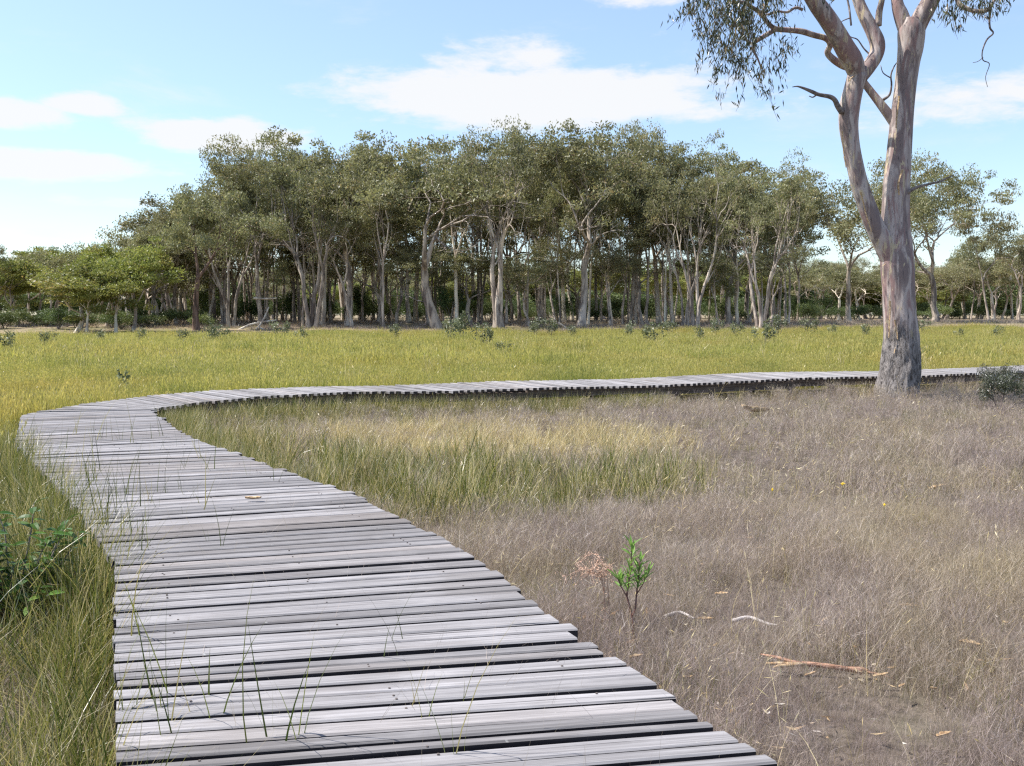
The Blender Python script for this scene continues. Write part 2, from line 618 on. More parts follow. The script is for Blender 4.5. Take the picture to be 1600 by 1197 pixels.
M_LEAF_T = foliage_mat('hanging_gum_leaves', [(0, (0.035, 0.042, 0.022)), (0.5, (0.075, 0.083, 0.042)), (0.8, (0.14, 0.145, 0.07)), (1, (0.20, 0.135, 0.07))], 0.22, 0.1, 0.5, 0.1)
M_MEADOW = foliage_mat('meadow_sedge', [(0, (0.15, 0.215, 0.035)), (0.5, (0.33, 0.35, 0.082)), (0.85, (0.47, 0.44, 0.14)), (1, (0.58, 0.49, 0.25))], 0.46, 0.05, 0.5, 0.1,
                       world_noise=(0.16, (0.50, 0.37, 0.13, 1), 0.5, 0.46, 0.68), world_noise2=(0.3, (0.15, 0.20, 0.05, 1), 0.55, 0.5, 0.68), tipcol=(0.52, 0.43, 0.18, 1), tip_lo=0.6, tip_hi=1.0, tip_amt=0.55)
M_DRY = foliage_mat('dry_mauve_grass', [(0, (0.09, 0.066, 0.055)), (0.42, (0.345, 0.280, 0.248)), (0.75, (0.53, 0.450, 0.390)), (0.93, (0.72, 0.62, 0.42)), (1, (0.23, 0.24, 0.10))], 0.3, 0.08, 0.5, 0.14,
                    world_noise=(0.45, (0.42, 0.345, 0.20, 1), 0.65, 0.46, 0.70), world_noise2=(0.55, (0.285, 0.225, 0.220, 1), 0.65, 0.45, 0.62), tipcol=(0.46, 0.37, 0.345, 1), tip_lo=0.35, tip_hi=0.9, tip_amt=0.25)
M_SEDGE = foliage_mat('green_sedge', [(0, (0.035, 0.055, 0.012)), (0.4, (0.11, 0.14, 0.03)), (0.66, (0.22, 0.215, 0.06)), (0.82, (0.40, 0.33, 0.15)), (1, (0.54, 0.47, 0.30))], 0.35, 0.07, 0.45, 0.16)
M_STRAW = foliage_mat('pale_straw', [(0, (0.44, 0.35, 0.175)), (0.6, (0.60, 0.495, 0.265)), (1, (0.70, 0.61, 0.40))], 0.3, 0.06, 0.45, 0.12)
M_BARKBIT = simple_mat('tan_bark_curl', (0.30, 0.19, 0.10, 1), (0.58, 0.44, 0.27, 1), 35, 0.85)
M_REDSTICK = simple_mat('red_brown_bark', (0.20, 0.095, 0.06, 1), (0.50, 0.30, 0.20, 1), 14, 0.7, (1, 8, 8))
M_PALESTICK = simple_mat('bleached_wood', (0.46, 0.42, 0.39, 1), (0.68, 0.63, 0.60, 1), 14, 0.8, (1, 8, 8))
M_NAIL = simple_mat('rusty_nail', (0.09, 0.075, 0.068, 1), (0.16, 0.135, 0.12, 1), 200, 0.7)
M_RUSTWEED = simple_mat('rust_coloured_weed', (0.42, 0.27, 0.19, 1), (0.62, 0.44, 0.33, 1), 40, 0.85)
M_GROUND = ground_mat()
M_YELLOW = simple_mat('yellow_petals', (0.75, 0.50, 0.02, 1), (0.85, 0.62, 0.03, 1), 60, 0.6)

# ------------------------------------------------------------------ boardwalk outline (both edges, in metres)
DECK = 0.45


def edge_pt(px, py):
    p = PZ(px, py, DECK)
    return np.array([p.x, p.y])


stations = [  # left/outer edge, right/inner edge, height offset of the deck
    ((0.55, -2.9), (2.75, -2.0), 0.0),
    (edge_pt(181, 1330), edge_pt(1250, 1222), 0.0),
    (edge_pt(180, 1228), edge_pt(1140, 1150), 0.0),
    (edge_pt(180, 1121), edge_pt(1020, 1067), 0.0),
    (edge_pt(179, 1030), edge_pt(884, 981), 0.0),
    (edge_pt(178, 935), edge_pt(772, 894), 0.0),
    (edge_pt(178, 882), edge_pt(698, 848), 0.01),
    (edge_pt(122, 800), edge_pt(552, 773), 0.0),
    (edge_pt(62, 730), edge_pt(400, 718), -0.01),
    (edge_pt(22, 693), edge_pt(290, 680), 0.0),
    (edge_pt(33, 648), edge_pt(235, 641), 0.0),
    (edge_pt(140, 629), edge_pt(243, 638), 0.0),
    (edge_pt(240, 617), edge_pt(300, 630), 0.0),
    (edge_pt(330, 610), edge_pt(400, 620), 0.0),
    (edge_pt(480, 604), edge_pt(545, 612), 0.0),
    (edge_pt(600, 601), edge_pt(665, 610), -0.02),
    (edge_pt(760, 597.5), edge_pt(835, 608), 0.025),
    (edge_pt(960, 591), edge_pt(1030, 600.5), -0.02),
    (edge_pt(1170, 583), edge_pt(1250, 591.5), 0.02),
    (edge_pt(1365, 579), edge_pt(1440, 586), -0.015),
    (edge_pt(1560, 572.5), edge_pt(1625, 578), 0.0),
    ((22.0, 34.5), (23.1, 32.8), 0.0),
    ((27.5, 38.2), (28.6, 36.5), 0.0),
]
SL = np.array([s[0] for s in stations], dtype=float)
SR = np.array([s[1] for s in stations], dtype=float)
SZ = np.array([s[2] for s in stations])
SC = (SL + SR) / 2
seglen = np.linalg.norm(np.diff(SC, axis=0), axis=1)
cum = np.concatenate([[0], np.cumsum(seglen)])


def on_deck(P, margin=0.0):
    """mask of points within the deck outline grown by margin"""
    res = np.zeros(len(P), dtype=bool)
    for i in range(len(SL) - 1):
        c = (SL[i] + SR[i] + SL[i + 1] + SR[i + 1]) / 4
        quad = []
        for q in (SL[i], SR[i], SR[i + 1], SL[i + 1]):
            d = q - c
            quad.append(q + d / np.linalg.norm(d) * margin)
        inside = np.ones(len(P), dtype=bool)
        for k in range(4):
            a, b = quad[k], quad[(k + 1) % 4]
            inside &= ((b[0] - a[0]) * (P[:, 1] - a[1]) - (b[1] - a[1]) * (P[:, 0] - a[0])) > -1e-6
        res |= inside
    return res


def in_poly(P, poly):
    x, y = P[:, 0], P[:, 1]
    res = np.zeros(len(P), dtype=bool)
    j = len(poly) - 1
    for i in range(len(poly)):
        xi, yi = poly[i]
        xj, yj = poly[j]
        cond = ((yi > y) != (yj > y)) & (x < (xj - xi) * (y - yi) / (yj - yi + 1e-12) + xi)
        res ^= cond
        j = i
    return res


INNER_POLY = [tuple(p) for p in SR] + [(120, 60), (120, -30), (6, -30)]


def inner(P):
    """the dry field enclosed by the bend of the boardwalk"""
    return in_poly(P, INNER_POLY)


def rise(y):
    """the ground lifts a little into the grove"""
    t_ = np.clip((np.asarray(y, dtype=float) - 84) / 44, 0, 1)
    return 1.0 * t_ * t_ * (3 - 2 * t_)


def gz(x, y):
    return float(rise(y)) + 0.05 * mnoise.noise(Vector((x * 0.12, y * 0.12, 3.0))) + 0.02 * mnoise.noise(Vector((x * 0.6, y * 0.6, 1.0)))


# ------------------------------------------------------------------ ground sheet
def build_ground():
    def axis(lims):
        out = [0.0]
        s = 0.5
        while out[-1] < lims:
            d = out[-1]
            s = 0.6 if d < 45 else (2.5 if d < 130 else d * 0.2)
            out.append(d + s)
        return np.array(out)
    xs = axis(3600)
    xs = np.concatenate([-xs[::-1][:-1], xs])
    ys = axis(4200)
    ys = np.concatenate([-axis(900)[::-1][:-1], ys])
    X, Y = np.meshgrid(xs, ys, indexing='xy')
    P = np.stack([X.ravel(), Y.ravel()], axis=1)
    near = (np.abs(P[:, 0]) < 140) & (np.abs(P[:, 1]) < 220)
    Z = np.array([gz(x, y) if k else float(rise(y)) for (x, y), k in zip(P, near)])
    nx, ny = len(xs), len(ys)
    i = np.arange(ny - 1)[:, None] * nx + np.arange(nx - 1)[None, :]
    i = i.ravel()
    faces = np.stack([i, i + 1, i + nx + 1, i + nx], axis=1)
    me = bpy.data.meshes.new('ground')
    me.from_pydata(np.column_stack([P, Z]).tolist(), [], faces.tolist())
    me.polygons.foreach_set('use_smooth', np.ones(len(me.polygons), dtype=bool))
    dry = inner(P).astype(np.float32)
    lit = np.clip((P[:, 1] - (90 - 8 * np.clip((-14 - P[:, 0]) / 6, 0, 1))) / 3, 0, 1).astype(np.float32)
    lit = np.maximum(lit, np.clip((np.abs(P[:, 0]) - 140) / 40, 0, 1)).astype(np.float32)
    for nm, ar in (('dry', dry), ('litter', lit)):
        a = me.attributes.new(nm, 'FLOAT', 'POINT')
        a.data.foreach_set('value', ar)
    o = link('ground', me, M_GROUND)
    put_props(o, kind='structure')
    return o


build_ground()


# ------------------------------------------------------------------ boardwalk
GAPS = []


def build_boardwalk():
    root = empty('boardwalk', (0, 0, 0), 'weathered grey plank boardwalk bending left then right across the grassy field', 'boardwalk')
    r = np.random.default_rng(5)
    total = cum[-1]
    s = 0.0
    nails = MB()
    rest = MB()
    n_planks = 0

    def at(arr, s):
        if arr.ndim == 1:
            return np.interp(s, cum, arr)
        return np.array([np.interp(s, cum, arr[:, 0]), np.interp(s, cum, arr[:, 1])])
    TH = 0.05
    while s < total - 0.05:
        mid = at(SC, s)
        far = s > cum[10]
        bend = cum[9] < s < cum[12]
        pitch = (0.150 if bend else float(np.interp(mid[1], [2.8, 3.6, 4.6, 6.0], [0.106, 0.116, 0.140, 0.148])) if not far else 0.160) * r.uniform(0.80, 1.18)
        gap = r.uniform(0.019, 0.038) if not far else r.uniform(0.05, 0.075)
        if r.random() < 0.06:
            gap += 0.015
        s1 = min(total, s + pitch)
        a = s + gap * 0.5
        b = s1 - gap * 0.5
        l0, l1, r0, r1 = at(SL, a), at(SL, b), at(SR, a), at(SR, b)
        # uneven ends
        jl, jr = r.normal(-0.004, 0.005), r.normal(0, 0.014)
        if r.random() < 0.07:
            jr += 0.05
        d = (r0 + r1 - l0 - l1)
        d = d / np.linalg.norm(d)
        sk = r.normal(0, 0.004)
        l0 = l0 - d * jl
        l1 = l1 - d * (jl + sk)
        r0 = r0 + d * jr
        r1 = r1 + d * (jr + sk)
        zc = DECK + at(SZ, s) + r.normal(0, 0.0022) + (0.008 if r.random() < 0.05 else 0)
        GAPS.append((at(SL, s), at(SR, s)))
        tiltx = r.normal(0, 0.003)
        cen = (l0 + l1 + r0 + r1) / 4
        ang = math.atan2(d[1], d[0])
        ca, sa = math.cos(ang), math.sin(ang)

        def loc(p):
            q = p - cen
            return np.array([q[0] * ca + q[1] * sa, -q[0] * sa + q[1] * ca])
        L0, L1, R0, R1 = loc(l0), loc(l1), loc(r0), loc(r1)
        verts = []
        faces = []
        NS = 6
        sag = r.normal(0, 0.003)
        ph = r.uniform(0, 100)
        for k in range(NS):
            u = k / (NS - 1)
            p0 = L0 * (1 - u) + R0 * u
            p1 = L1 * (1 - u) + R1 * u
            dl = p1 - p0
            wd = np.linalg.norm(dl)
            dn = dl / max(wd, 1e-6)
            e0 = 0.0035 * mnoise.noise(Vector((u * 7 + ph, 0, 0)))
            e1 = 0.0035 * mnoise.noise(Vector((u * 7 + ph, 9, 0)))
            p0 = p0 + dn * e0
            p1 = p1 + dn * e1
            bv = min(0.007, wd * 0.25)
            zt = sag * math.sin(u * math.pi) + tiltx * (u - 0.5) + 0.0018 * mnoise.noise(Vector((u * 5, ph, 2)))
            for (q, dz) in ((p0, -TH), (p0, -bv), (p0 + dn * bv, 0.0), (p1 - dn * bv, 0.0 - 0.001), (p1, -bv), (p1, -TH)):
                verts.append((q[0], q[1], zt + dz))
        for k in range(NS - 1):
            for j in range(6):
                j2 = (j + 1) % 6
                faces.append((k * 6 + j, k * 6 + j2, (k + 1) * 6 + j2, (k + 1) * 6 + j))
        faces.append(tuple(range(5, -1, -1)))
        faces.append(tuple((NS - 1) * 6 + j for j in range(6)))
        n_planks += 1
        if n_planks > 298:           # the last ones, far off at the right, joined
            b0 = len(rest.v)
            rest.v += [(cen[0] + x_ * ca - y_ * sa, cen[1] + x_ * sa + y_ * ca, zc + z_) for (x_, y_, z_) in verts]
            rest.t += [0.5] * len(verts)
            rest.c += [0.5] * len(verts)
            rest.f += [tuple(b0 + k for k in f[::-1]) for f in faces]
        else:
            me = bpy.data.meshes.new('plank')
            me.from_pydata(verts, [], [f[::-1] for f in faces])
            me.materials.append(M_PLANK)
            me.materials.append(M_EDGE_SHADE)      # shade painted on the edges so the gaps between planks look dark
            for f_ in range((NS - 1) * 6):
                if f_ % 6 in ((4, 5) if far else (0, 4, 5)):  # on the far stretch the edges facing the sun stay pale
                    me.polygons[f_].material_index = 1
            me.polygons[(NS - 1) * 6 + 1].material_index = 1  # right-hand end face gets the painted shade too
            o = link('plank', me, None, root, (cen[0], cen[1], zc))
            o.rotation_euler = (0, 0, ang)
        # nail heads, two at each bearer
        if mid[1] < 13:
            for u in (0.13, 0.5, 0.87):
                for w in (0.27, 0.73):
                    if r.random() < 0.32:
                        q = (l0 * (1 - u) + r0 * u) * (1 - w) + (l1 * (1 - u) + r1 * u) * w + r.normal(0, 0.008, 2)
                        pts = [(q[0] + 0.005 * math.cos(t_), q[1] + 0.005 * math.sin(t_), zc + 0.0035) for t_ in np.linspace(0, 2 * math.pi, 7)[:-1]]
                        low = [(x_, y_, zc - 0.01) for (x_, y_, _) in pts]
                        nails.poly(pts)
                        for k in range(6):
                            nails.poly([low[k], low[(k + 1) % 6], pts[(k + 1) % 6], pts[k]])
        s = s1
    if rest.v:
        o = link('far_planks', rest.mesh('far_planks', M_PLANK), None, root)
        o['kind'] = 'stuff'
    o = link('nail_heads', nails.mesh('nail_heads', M_NAIL), None, root)
    o['kind'] = 'stuff'
    # bearers under both edges and the middle, posts into the ground
    for u in (0.13, 0.5, 0.87):
        for i in range(len(SL) - 1):
            a = SL[i] * (1 - u) + SR[i] * u
            b = SL[i + 1] * (1 - u) + SR[i + 1] * u
            ln = np.linalg.norm(b - a)
            if ln < 0.12:
                continue
            z0 = DECK + SZ[i] - TH - 0.012
            h = 0.17
            w = 0.045
            cen = (a + b) / 2
            me = bpy.data.meshes.new('bearer')
            hl = ln / 2 + 0.03
            vs = [(x_, y_, z_) for x_ in (-hl, hl) for y_ in (-w, w) for z_ in (-h, 0)]
            bev = 0.006
            me.from_pydata(vs, [], [(0, 1, 3, 2), (4, 6, 7, 5), (0, 4, 5, 1), (2, 3, 7, 6), (1, 5, 7, 3), (0, 2, 6, 4)])
            o = link('bearer', me, M_DARK, root, (cen[0], cen[1], z0 - 0.003 * (i % 2)))
            o.rotation_euler = (0, 0, math.atan2(b[1] - a[1], b[0] - a[0]))
    for u in (0.13, 0.87):
        for s in np.arange(0.6, total, 2.4):
            q = at(SL, s) * (1 - u) + at(SR, s) * u
            mb = MB()
            mb.tube([(0, 0, -0.25), (0, 0, 0.05), (0, 0, DECK - TH - 0.19)], [0.085, 0.08, 0.075], 8, rough=0.1, seed=s)
            link('post', mb.mesh('post', M_DARK), None, root, (q[0], q[1], 0))
    return root


build_boardwalk()


# ------------------------------------------------------------------ the big gum by the boardwalk
def catmull(pts, per=5):
    pts = [np.array(p, dtype=float) for p in pts]
    P = [2 * pts[0] - pts[1]] + pts + [2 * pts[-1] - pts[-2]]
    out = []
    for i in range(1, len(P) - 2):
        for k in range(per):
            t = k / per
            p0, p1, p2, p3 = P[i - 1], P[i], P[i + 1], P[i + 2]
            out.append(0.5 * ((2 * p1) + (-p0 + p2) * t + (2 * p0 - 5 * p1 + 4 * p2 - p3) * t * t + (-p0 + 3 * p1 - 3 * p2 + p3) * t ** 3))
    out.append(pts[-1])
    return out


def big_gum():
    D0 = 23.6
    base = PZ(1402, 620, 0.0)
    D0 = base.y
    root = empty('gum_tree', (base.x, base.y, 0), 'tall forked gum tree with smooth mottled trunk and rough bark foot beside the far boardwalk', 'tree')
    r = np.random.default_rng(3)
    mpp = D0 / FPX

    def q(px, py, dy=0.0):
        p = PY(px, py, D0 + dy)
        k = (D0 + dy) / D0
        return (p.x - base.x, p.y - base.y, p.z)

    def stroke(mb, spec, sides, rough=0.06, per=5, flute=None):
        """spec: (px, py, width px, depth offset)"""
        sp = catmull([(*q(a, b, d), w * mpp * 0.5) for (a, b, w, d) in spec], per)
        mb.tube([s[:3] for s in sp], [max(0.004, s[3]) for s in sp], sides, rough=rough, seed=spec[0][0], flute=flute)

    def foot(u, a, p):
        z = p.z
        f = 1.0
        if z < 2.4:
            k = (2.4 - z) / 2.4
            f += k * 0.055 * math.sin(3 * a + 1.3 + z * 0.8) + k * 0.035 * math.sin(5 * a + z * 1.4)
            f += 0.05 * k ** 0.5 * mnoise.noise(Vector((math.cos(a) * 5, math.sin(a) * 5, z * 2.0))) * 2
            f += 0.035 * k ** 0.5 * mnoise.noise(Vector((math.cos(a) * 12, math.sin(a) * 12, z * 3.2))) * 2
        return f
    mb = MB()
    stroke(mb, [(1401, 640, 84, 0), (1402, 622, 72, 0), (1405, 600, 63, 0), (1408, 575, 60, 0), (1409, 545, 57, 0), (1408, 515, 52, 0), (1406, 485, 49, 0), (1404, 450, 48, 0), (1402, 415, 50, 0),
                (1400, 385, 48, 0.05), (1399, 345, 42, 0.1), (1401, 290, 40, 0.15), (1405, 235, 37, 0.2), (1409, 185, 34, 0.25), (1414, 140, 33, 0.3), (1419, 100, 34, 0.3), (1423, 72, 38, 0.3), (1424, 48, 40, 0.3), (1425, 30, 30, 0.3)],
           64, 0.05, 12, foot)
    trunk = link('trunk', mb.mesh('trunk', M_GUM, True), None, root)
    # main limbs
    limbs = [
        [(1404, 432, 34, 0.0), (1394, 405, 38, -0.02), (1382, 382, 36, -0.05), (1368, 355, 32, -0.1), (1356, 325, 30, -0.1), (1345, 295, 29, -0.1), (1337, 262, 28, -0.1), (1330, 228, 29, -0.1), (1326, 195, 32, -0.1),
         (1328, 165, 34, -0.1), (1334, 138, 32, -0.1), (1340, 116, 32, -0.1)],
        [(1340, 122, 26, -0.1), (1333, 98, 34, -0.2), (1320, 75, 33, -0.3), (1305, 48, 31, -0.4), (1290, 25, 30, -0.5), (1272, 0, 27, -0.6), (1250, -40, 24, -0.8), (1235, -90, 20, -1.0), (1225, -140, 14, -1.2), (1205, -190, 8, -1.4)],
        [(1344, 122, 24, -0.1), (1358, 104, 24, 0.0), (1369, 86, 24, 0.05), (1371, 68, 26, 0.1), (1363, 48, 24, 0.15), (1351, 25, 22, 0.2), (1341, 0, 19, 0.3), (1330, -40, 16, 0.4), (1335, -90, 13, 0.6), (1350, -150, 9, 0.8), (1355, -200, 5, 0.9)],
        [(1425, 60, 30, 0.3), (1438, 30, 32, 0.25), (1452, 5, 30, 0.2), (1466, -25, 26, 0.1), (1485, -70, 22, 0.0), (1495, -125, 16, -0.2), (1510, -180, 9, -0.4), (1518, -230, 5, -0.5)],
        [(1418, 55, 26, 0.3), (1408, 25, 25, 0.35), (1402, 5, 20, 0.4), (1400, -30, 17, 0.6), (1410, -90, 14, 0.9), (1405, -160, 10, 1.1), (1412, -240, 5, 1.3)],
    ]
    for L in limbs:
        m = MB()
        L = [(a_, b_, c_ * 0.90, d_) for (a_, b_, c_, d_) in L]
        stroke(m, L, 18 if L[0][2] > 25 else 14, 0.07, 6)
        link('limb', m.mesh('limb', M_GUM, True), None, root)
    # smaller live branches
    branches = [
        [(1408, 212, 17, 0.28), (1396, 190, 17, 0.3), (1380, 168, 15, 0.35), (1366, 150, 13, 0.4), (1352, 132, 12, 0.45), (1335, 110, 12, 0.5), (1316, 102, 12, 0.5), (1301, 92, 11, 0.45), (1293, 82, 10, 0.4), (1297, 70, 9, 0.2), (1290, 60, 9, 0.1),
         (1272, 55, 9, 0), (1252, 49, 9, -0.1), (1232, 47, 8, -0.2), (1212, 45, 8, -0.3), (1200, 36, 7, -0.4), (1190, 22, 7, -0.5), (1176, 12, 6, -0.6), (1160, 4, 5, -0.8), (1140, 5, 4, -0.9)],
        [(1212, 46, 7, -0.3), (1198, 54, 7, -0.3), (1182, 64, 6, -0.3), (1174, 68, 5, -0.3), (1162, 58, 4, -0.3), (1150, 40, 4, -0.3), (1140, 26, 3, -0.3)],
        [(1176, 67, 5, -0.3), (1178, 80, 4, -0.3), (1184, 92, 3, -0.3), (1190, 108, 2, -0.3)],
        [(1190, 22, 5, -0.5), (1196, 10, 5, -0.6), (1200, -10, 4, -0.7), (1205, -40, 4, -0.8)],
        [(1254, 15, 5, -0.4), (1243, 12, 4, -0.45), (1230, 19, 4, -0.5), (1215, 18, 3, -0.6), (1195, 24, 3, -0.7)],
        [(1372, 40, 11, 0.1), (1374, 18, 10, 0.1), (1378, 0, 9, 0.0), (1385, -40, 7, -0.1), (1390, -90, 5, -0.2)],
        [(1485, -70, 12, 0.0), (1492, -25, 9, -0.1), (1498, 4, 8, -0.2), (1512, 14, 7, -0.3), (1530, 18, 6, -0.3), (1545, 14, 6, -0.4), (1556, -4, 4, -0.4), (1570, -20, 3, -0.4)],
        [(1250, -40, 10, -0.8), (1215, -60, 8, -1.0), (1170, -65, 7, -1.3), (1120, -50, 5, -1.5), (1095, -20, 3, -1.6)],
        [(1235, -90, 9, -1.0), (1190, -130, 7, -0.8), (1140, -150, 5, -0.6), (1100, -140, 3, -0.5)],
        [(1495, -125, 9, -0.2), (1540, -170, 7, 0.4), (1590, -190, 5, 0.8), (1640, -180, 3, 1.0)],
        [(1330, -40, 8, 0.4), (1300, -100, 7, 1.2), (1280, -160, 5, 1.8), (1260, -200, 3, 2.1)],
        [(1410, -90, 8, 0.9), (1450, -150, 6, 1.8), (1470, -210, 4, 2.4)],
    ]
    for B in branches:
        m = MB()
        stroke(m, B, 8, 0.08, 5)
        link('branch', m.mesh('branch', M_GUM, True), None, root)
    dead = [
        [(1316, 176, 9, -0.25), (1309, 166, 8, -0.3), (1304, 156, 7, -0.35), (1296, 151, 7, -0.4), (1280, 148, 6, -0.45), (1268, 143, 5.5, -0.5), (1256, 138, 4, -0.55), (1246, 135, 2.5, -0.6), (1238, 136, 1.2, -0.6)],
        [(1276, 148, 3, -0.45), (1270, 152, 2, -0.45), (1264, 150, 1.2, -0.45)],
        [(1412, 306, 12, 0.0), (1419, 300, 7, -0.1), (1432, 293, 5, -0.1), (1450, 288, 4, -0.15), (1468, 284, 3.4, -0.2), (1478, 279, 2.6, -0.2), (1490, 274, 1.6, -0.2)],
        [(1548, 14, 4, -0.4), (1546, 30, 3, -0.4), (1547, 44, 3, -0.4), (1552, 52, 2.4, -0.4), (1542, 62, 2.4, -0.4), (1535, 80, 2, -0.4), (1536, 94, 1.8, -0.4), (1546, 100, 1.4, -0.4), (1540, 120, 1, -0.4), (1543, 136, 0.8, -0.4)],
        [(1536, 90, 1.6, -0.4), (1528, 96, 1, -0.4), (1520, 98, 0.8, -0.4)],
        [(1380, 156, 5, 0.35), (1390, 148, 3.5, 0.3), (1393, 132, 3, 0.3), (1392, 118, 2.6, 0.3), (1396, 106, 2.2, 0.3), (1401, 98, 1.2, 0.3)],
        [(1392, 122, 2, 0.3), (1380, 114, 1.6, 0.3), (1376, 102, 1, 0.3)],
        [(1362, 88, 3, 0.1), (1350, 76, 2.4, 0.2), (1340, 62, 2, 0.2), (1330, 58, 1.6, 0.2), (1322, 52, 1, 0.2)],
        [(1330, 40, 3, 0.0), (1328, 22, 3, 0.0), (1326, 8, 3, 0.1), (1320, -20, 3, 0.1)],
        [(1328, 28, 2, 0.0), (1318, 32, 1.6, 0.0), (1312, 36, 1, 0.0)],
    ]
    for B in dead:
        m = MB()
        stroke(m, B, 6, 0.05, 4)
        link('dead_branch', m.mesh('dead_branch', M_TWIG, True), None, root)
    # peeling bark ribbons
    ribbons = [[(1316, 205), (1318, 235), (1322, 262)], [(1345, 300), (1352, 330), (1362, 362)], [(1410, 265), (1404, 285), (1405, 305)], [(1336, 118), (1330, 122), (1327, 128)], [(1384, 412), (1378, 416), (1372, 414)],
               [(1391, 470), (1390, 500), (1389, 528)], [(1405, 150), (1402, 175), (1400, 200)], [(1398, 500), (1402, 530), (1397, 552)]]
    for rb in ribbons:
        pts = catmull([q(a, b, -0.33 if b > 300 else -0.42) for a, b in rb], 3)
        m = MB()
        w = r.uniform(0.018, 0.032)
        for i in range(len(pts) - 1):
            a, b = pts[i], pts[i + 1]
            k0, k1 = 1 - 0.5 * i / len(pts), 1 - 0.5 * (i + 1) / len(pts)
            o_ = 0.03 * math.sin(i * 1.2)
            m.poly([(a[0] - w * k0, a[1] - o_, a[2]), (a[0], a[1] - 0.02 - o_, a[2]), (b[0], b[1] - 0.02 - o_, b[2]), (b[0] - w * k1, b[1], b[2])])
            m.poly([(a[0], a[1] - 0.02 - o_, a[2]), (a[0] + w * k0, a[1], a[2]), (b[0] + w * k1, b[1], b[2]), (b[0], b[1] - 0.02 - o_, b[2])])
        o = link('bark_strip', m.mesh('bark_strip', M_BARKBIT), None, root)
    # foliage: hanging sprays; clusters given by where they show, the rest of the crown above
    sprays = []
    vis = [(1100, 5, 26), (1125, 10, 34), (1150, 12, 34), (1175, 5, 30), (1110, 40, 26), (1140, 40, 34), (1165, 40, 26), (1120, 70, 24), (1150, 72, 30), (1180, 60, 18), (1205, 72, 20), (1222, 80, 12), (1135, 98, 20), (1165, 95, 24), (1195, 98, 16),
           (1090, 95, 9), (1118, 112, 10), (1150, 118, 12), (1128, 148, 5), (1190, 130, 12), (1196, 150, 9), (1205, 145, 7), (1160, 152, 4), (1205, 20, 18), (1222, 25, 12), (1190, -5, 26), (1215, -12, 22), (1085, 20, 14),
           (1240, 0, 8), (1258, -5, 6), (1300, 2, 6), (1475, 10, 14), (1490, 18, 14), (1515, 6, 20), (1540, 2, 18), (1556, 8, 12), (1530, 25, 9), (1485, 38, 6), (1505, 40, 6), (1562, -10, 16), (1232, 60, 6), (1218, 120, 5), (1214, 105, 7), (1095, 60, 10),
           (1150, -20, 40), (1110, -25, 36), (1190, -35, 36), (1520, -20, 34), (1560, -35, 30), (1490, -30, 24)]
    cen = []
    tint = []
    twig = MB()
    for (px, py, rad) in vis:
        nsp = max(1, int(rad * rad * 0.0185 + rad * 0.10))
        for _ in range(nsp):
            a = r.uniform(0, 2 * math.pi)
            rr = rad * math.sqrt(r.random())
            dd = -0.5 + r.normal(0, 0.75) + (-0.5 if px < 1300 else 0)
            p = np.array(q(px + rr * math.cos(a), py + rr * math.sin(a) * 0.85, dd))
            sprays.append(p)
    for _ in range(420):   # upper crown, beyond the frame
        px = r.normal(1345, 125)
        py = -60 - abs(r.normal(0, 95))
        if (px - 1345) ** 2 / 300 ** 2 + (py + 60) ** 2 / 240 ** 2 > 1 or abs(px - 1360) < 90 and py > -95:
            continue
        p = np.array(q(px, py, r.normal(0, 2.6)))
        sprays.append(p)
    for p in sprays:
        L = r.uniform(0.18, 0.42)
        n = int(r.uniform(7, 13))
        sway = r.normal(0, 0.16, 2)
        tw = [(p[0] + sway[0] * (k / 3) ** 1.5, p[1] + sway[1] * (k / 3) ** 1.5, p[2] + 0.15 - (0.15 + L) * k / 3) for k in range(4)]
        twig.tube(tw, [0.006, 0.005, 0.004, 0.003], 3, cap=False)
        t0 = np.clip(r.normal(0.45, 0.2), 0, 1)
        for _ in range(n):
            u = r.random()
            cen.append((p[0] + sway[0] * u + r.normal(0, 0.055), p[1] + sway[1] * u + r.normal(0, 0.055), p[2] + 0.1 - L * u + r.normal(0, 0.05)))
            tint.append(np.clip(t0 + r.normal(0, 0.2), 0, 1) if r.random() > 0.05 else 1.0)
    cen = np.array(cen)
    al, sdv = rand_leaves(r, cen, 1.1)
    n = len(cen)
    me = leaf_mesh('crown', cen, al, sdv, r.uniform(0.11, 0.20, n), r.uniform(0.024, 0.038, n), np.array(tint), M_LEAF_T)
    o = link('crown', me, None, root)
    o['kind'] = 'stuff'
    o = link('twigs', twig.mesh('twigs', M_TWIG), None, root)
    o['kind'] = 'stuff'
    return root


big_gum()


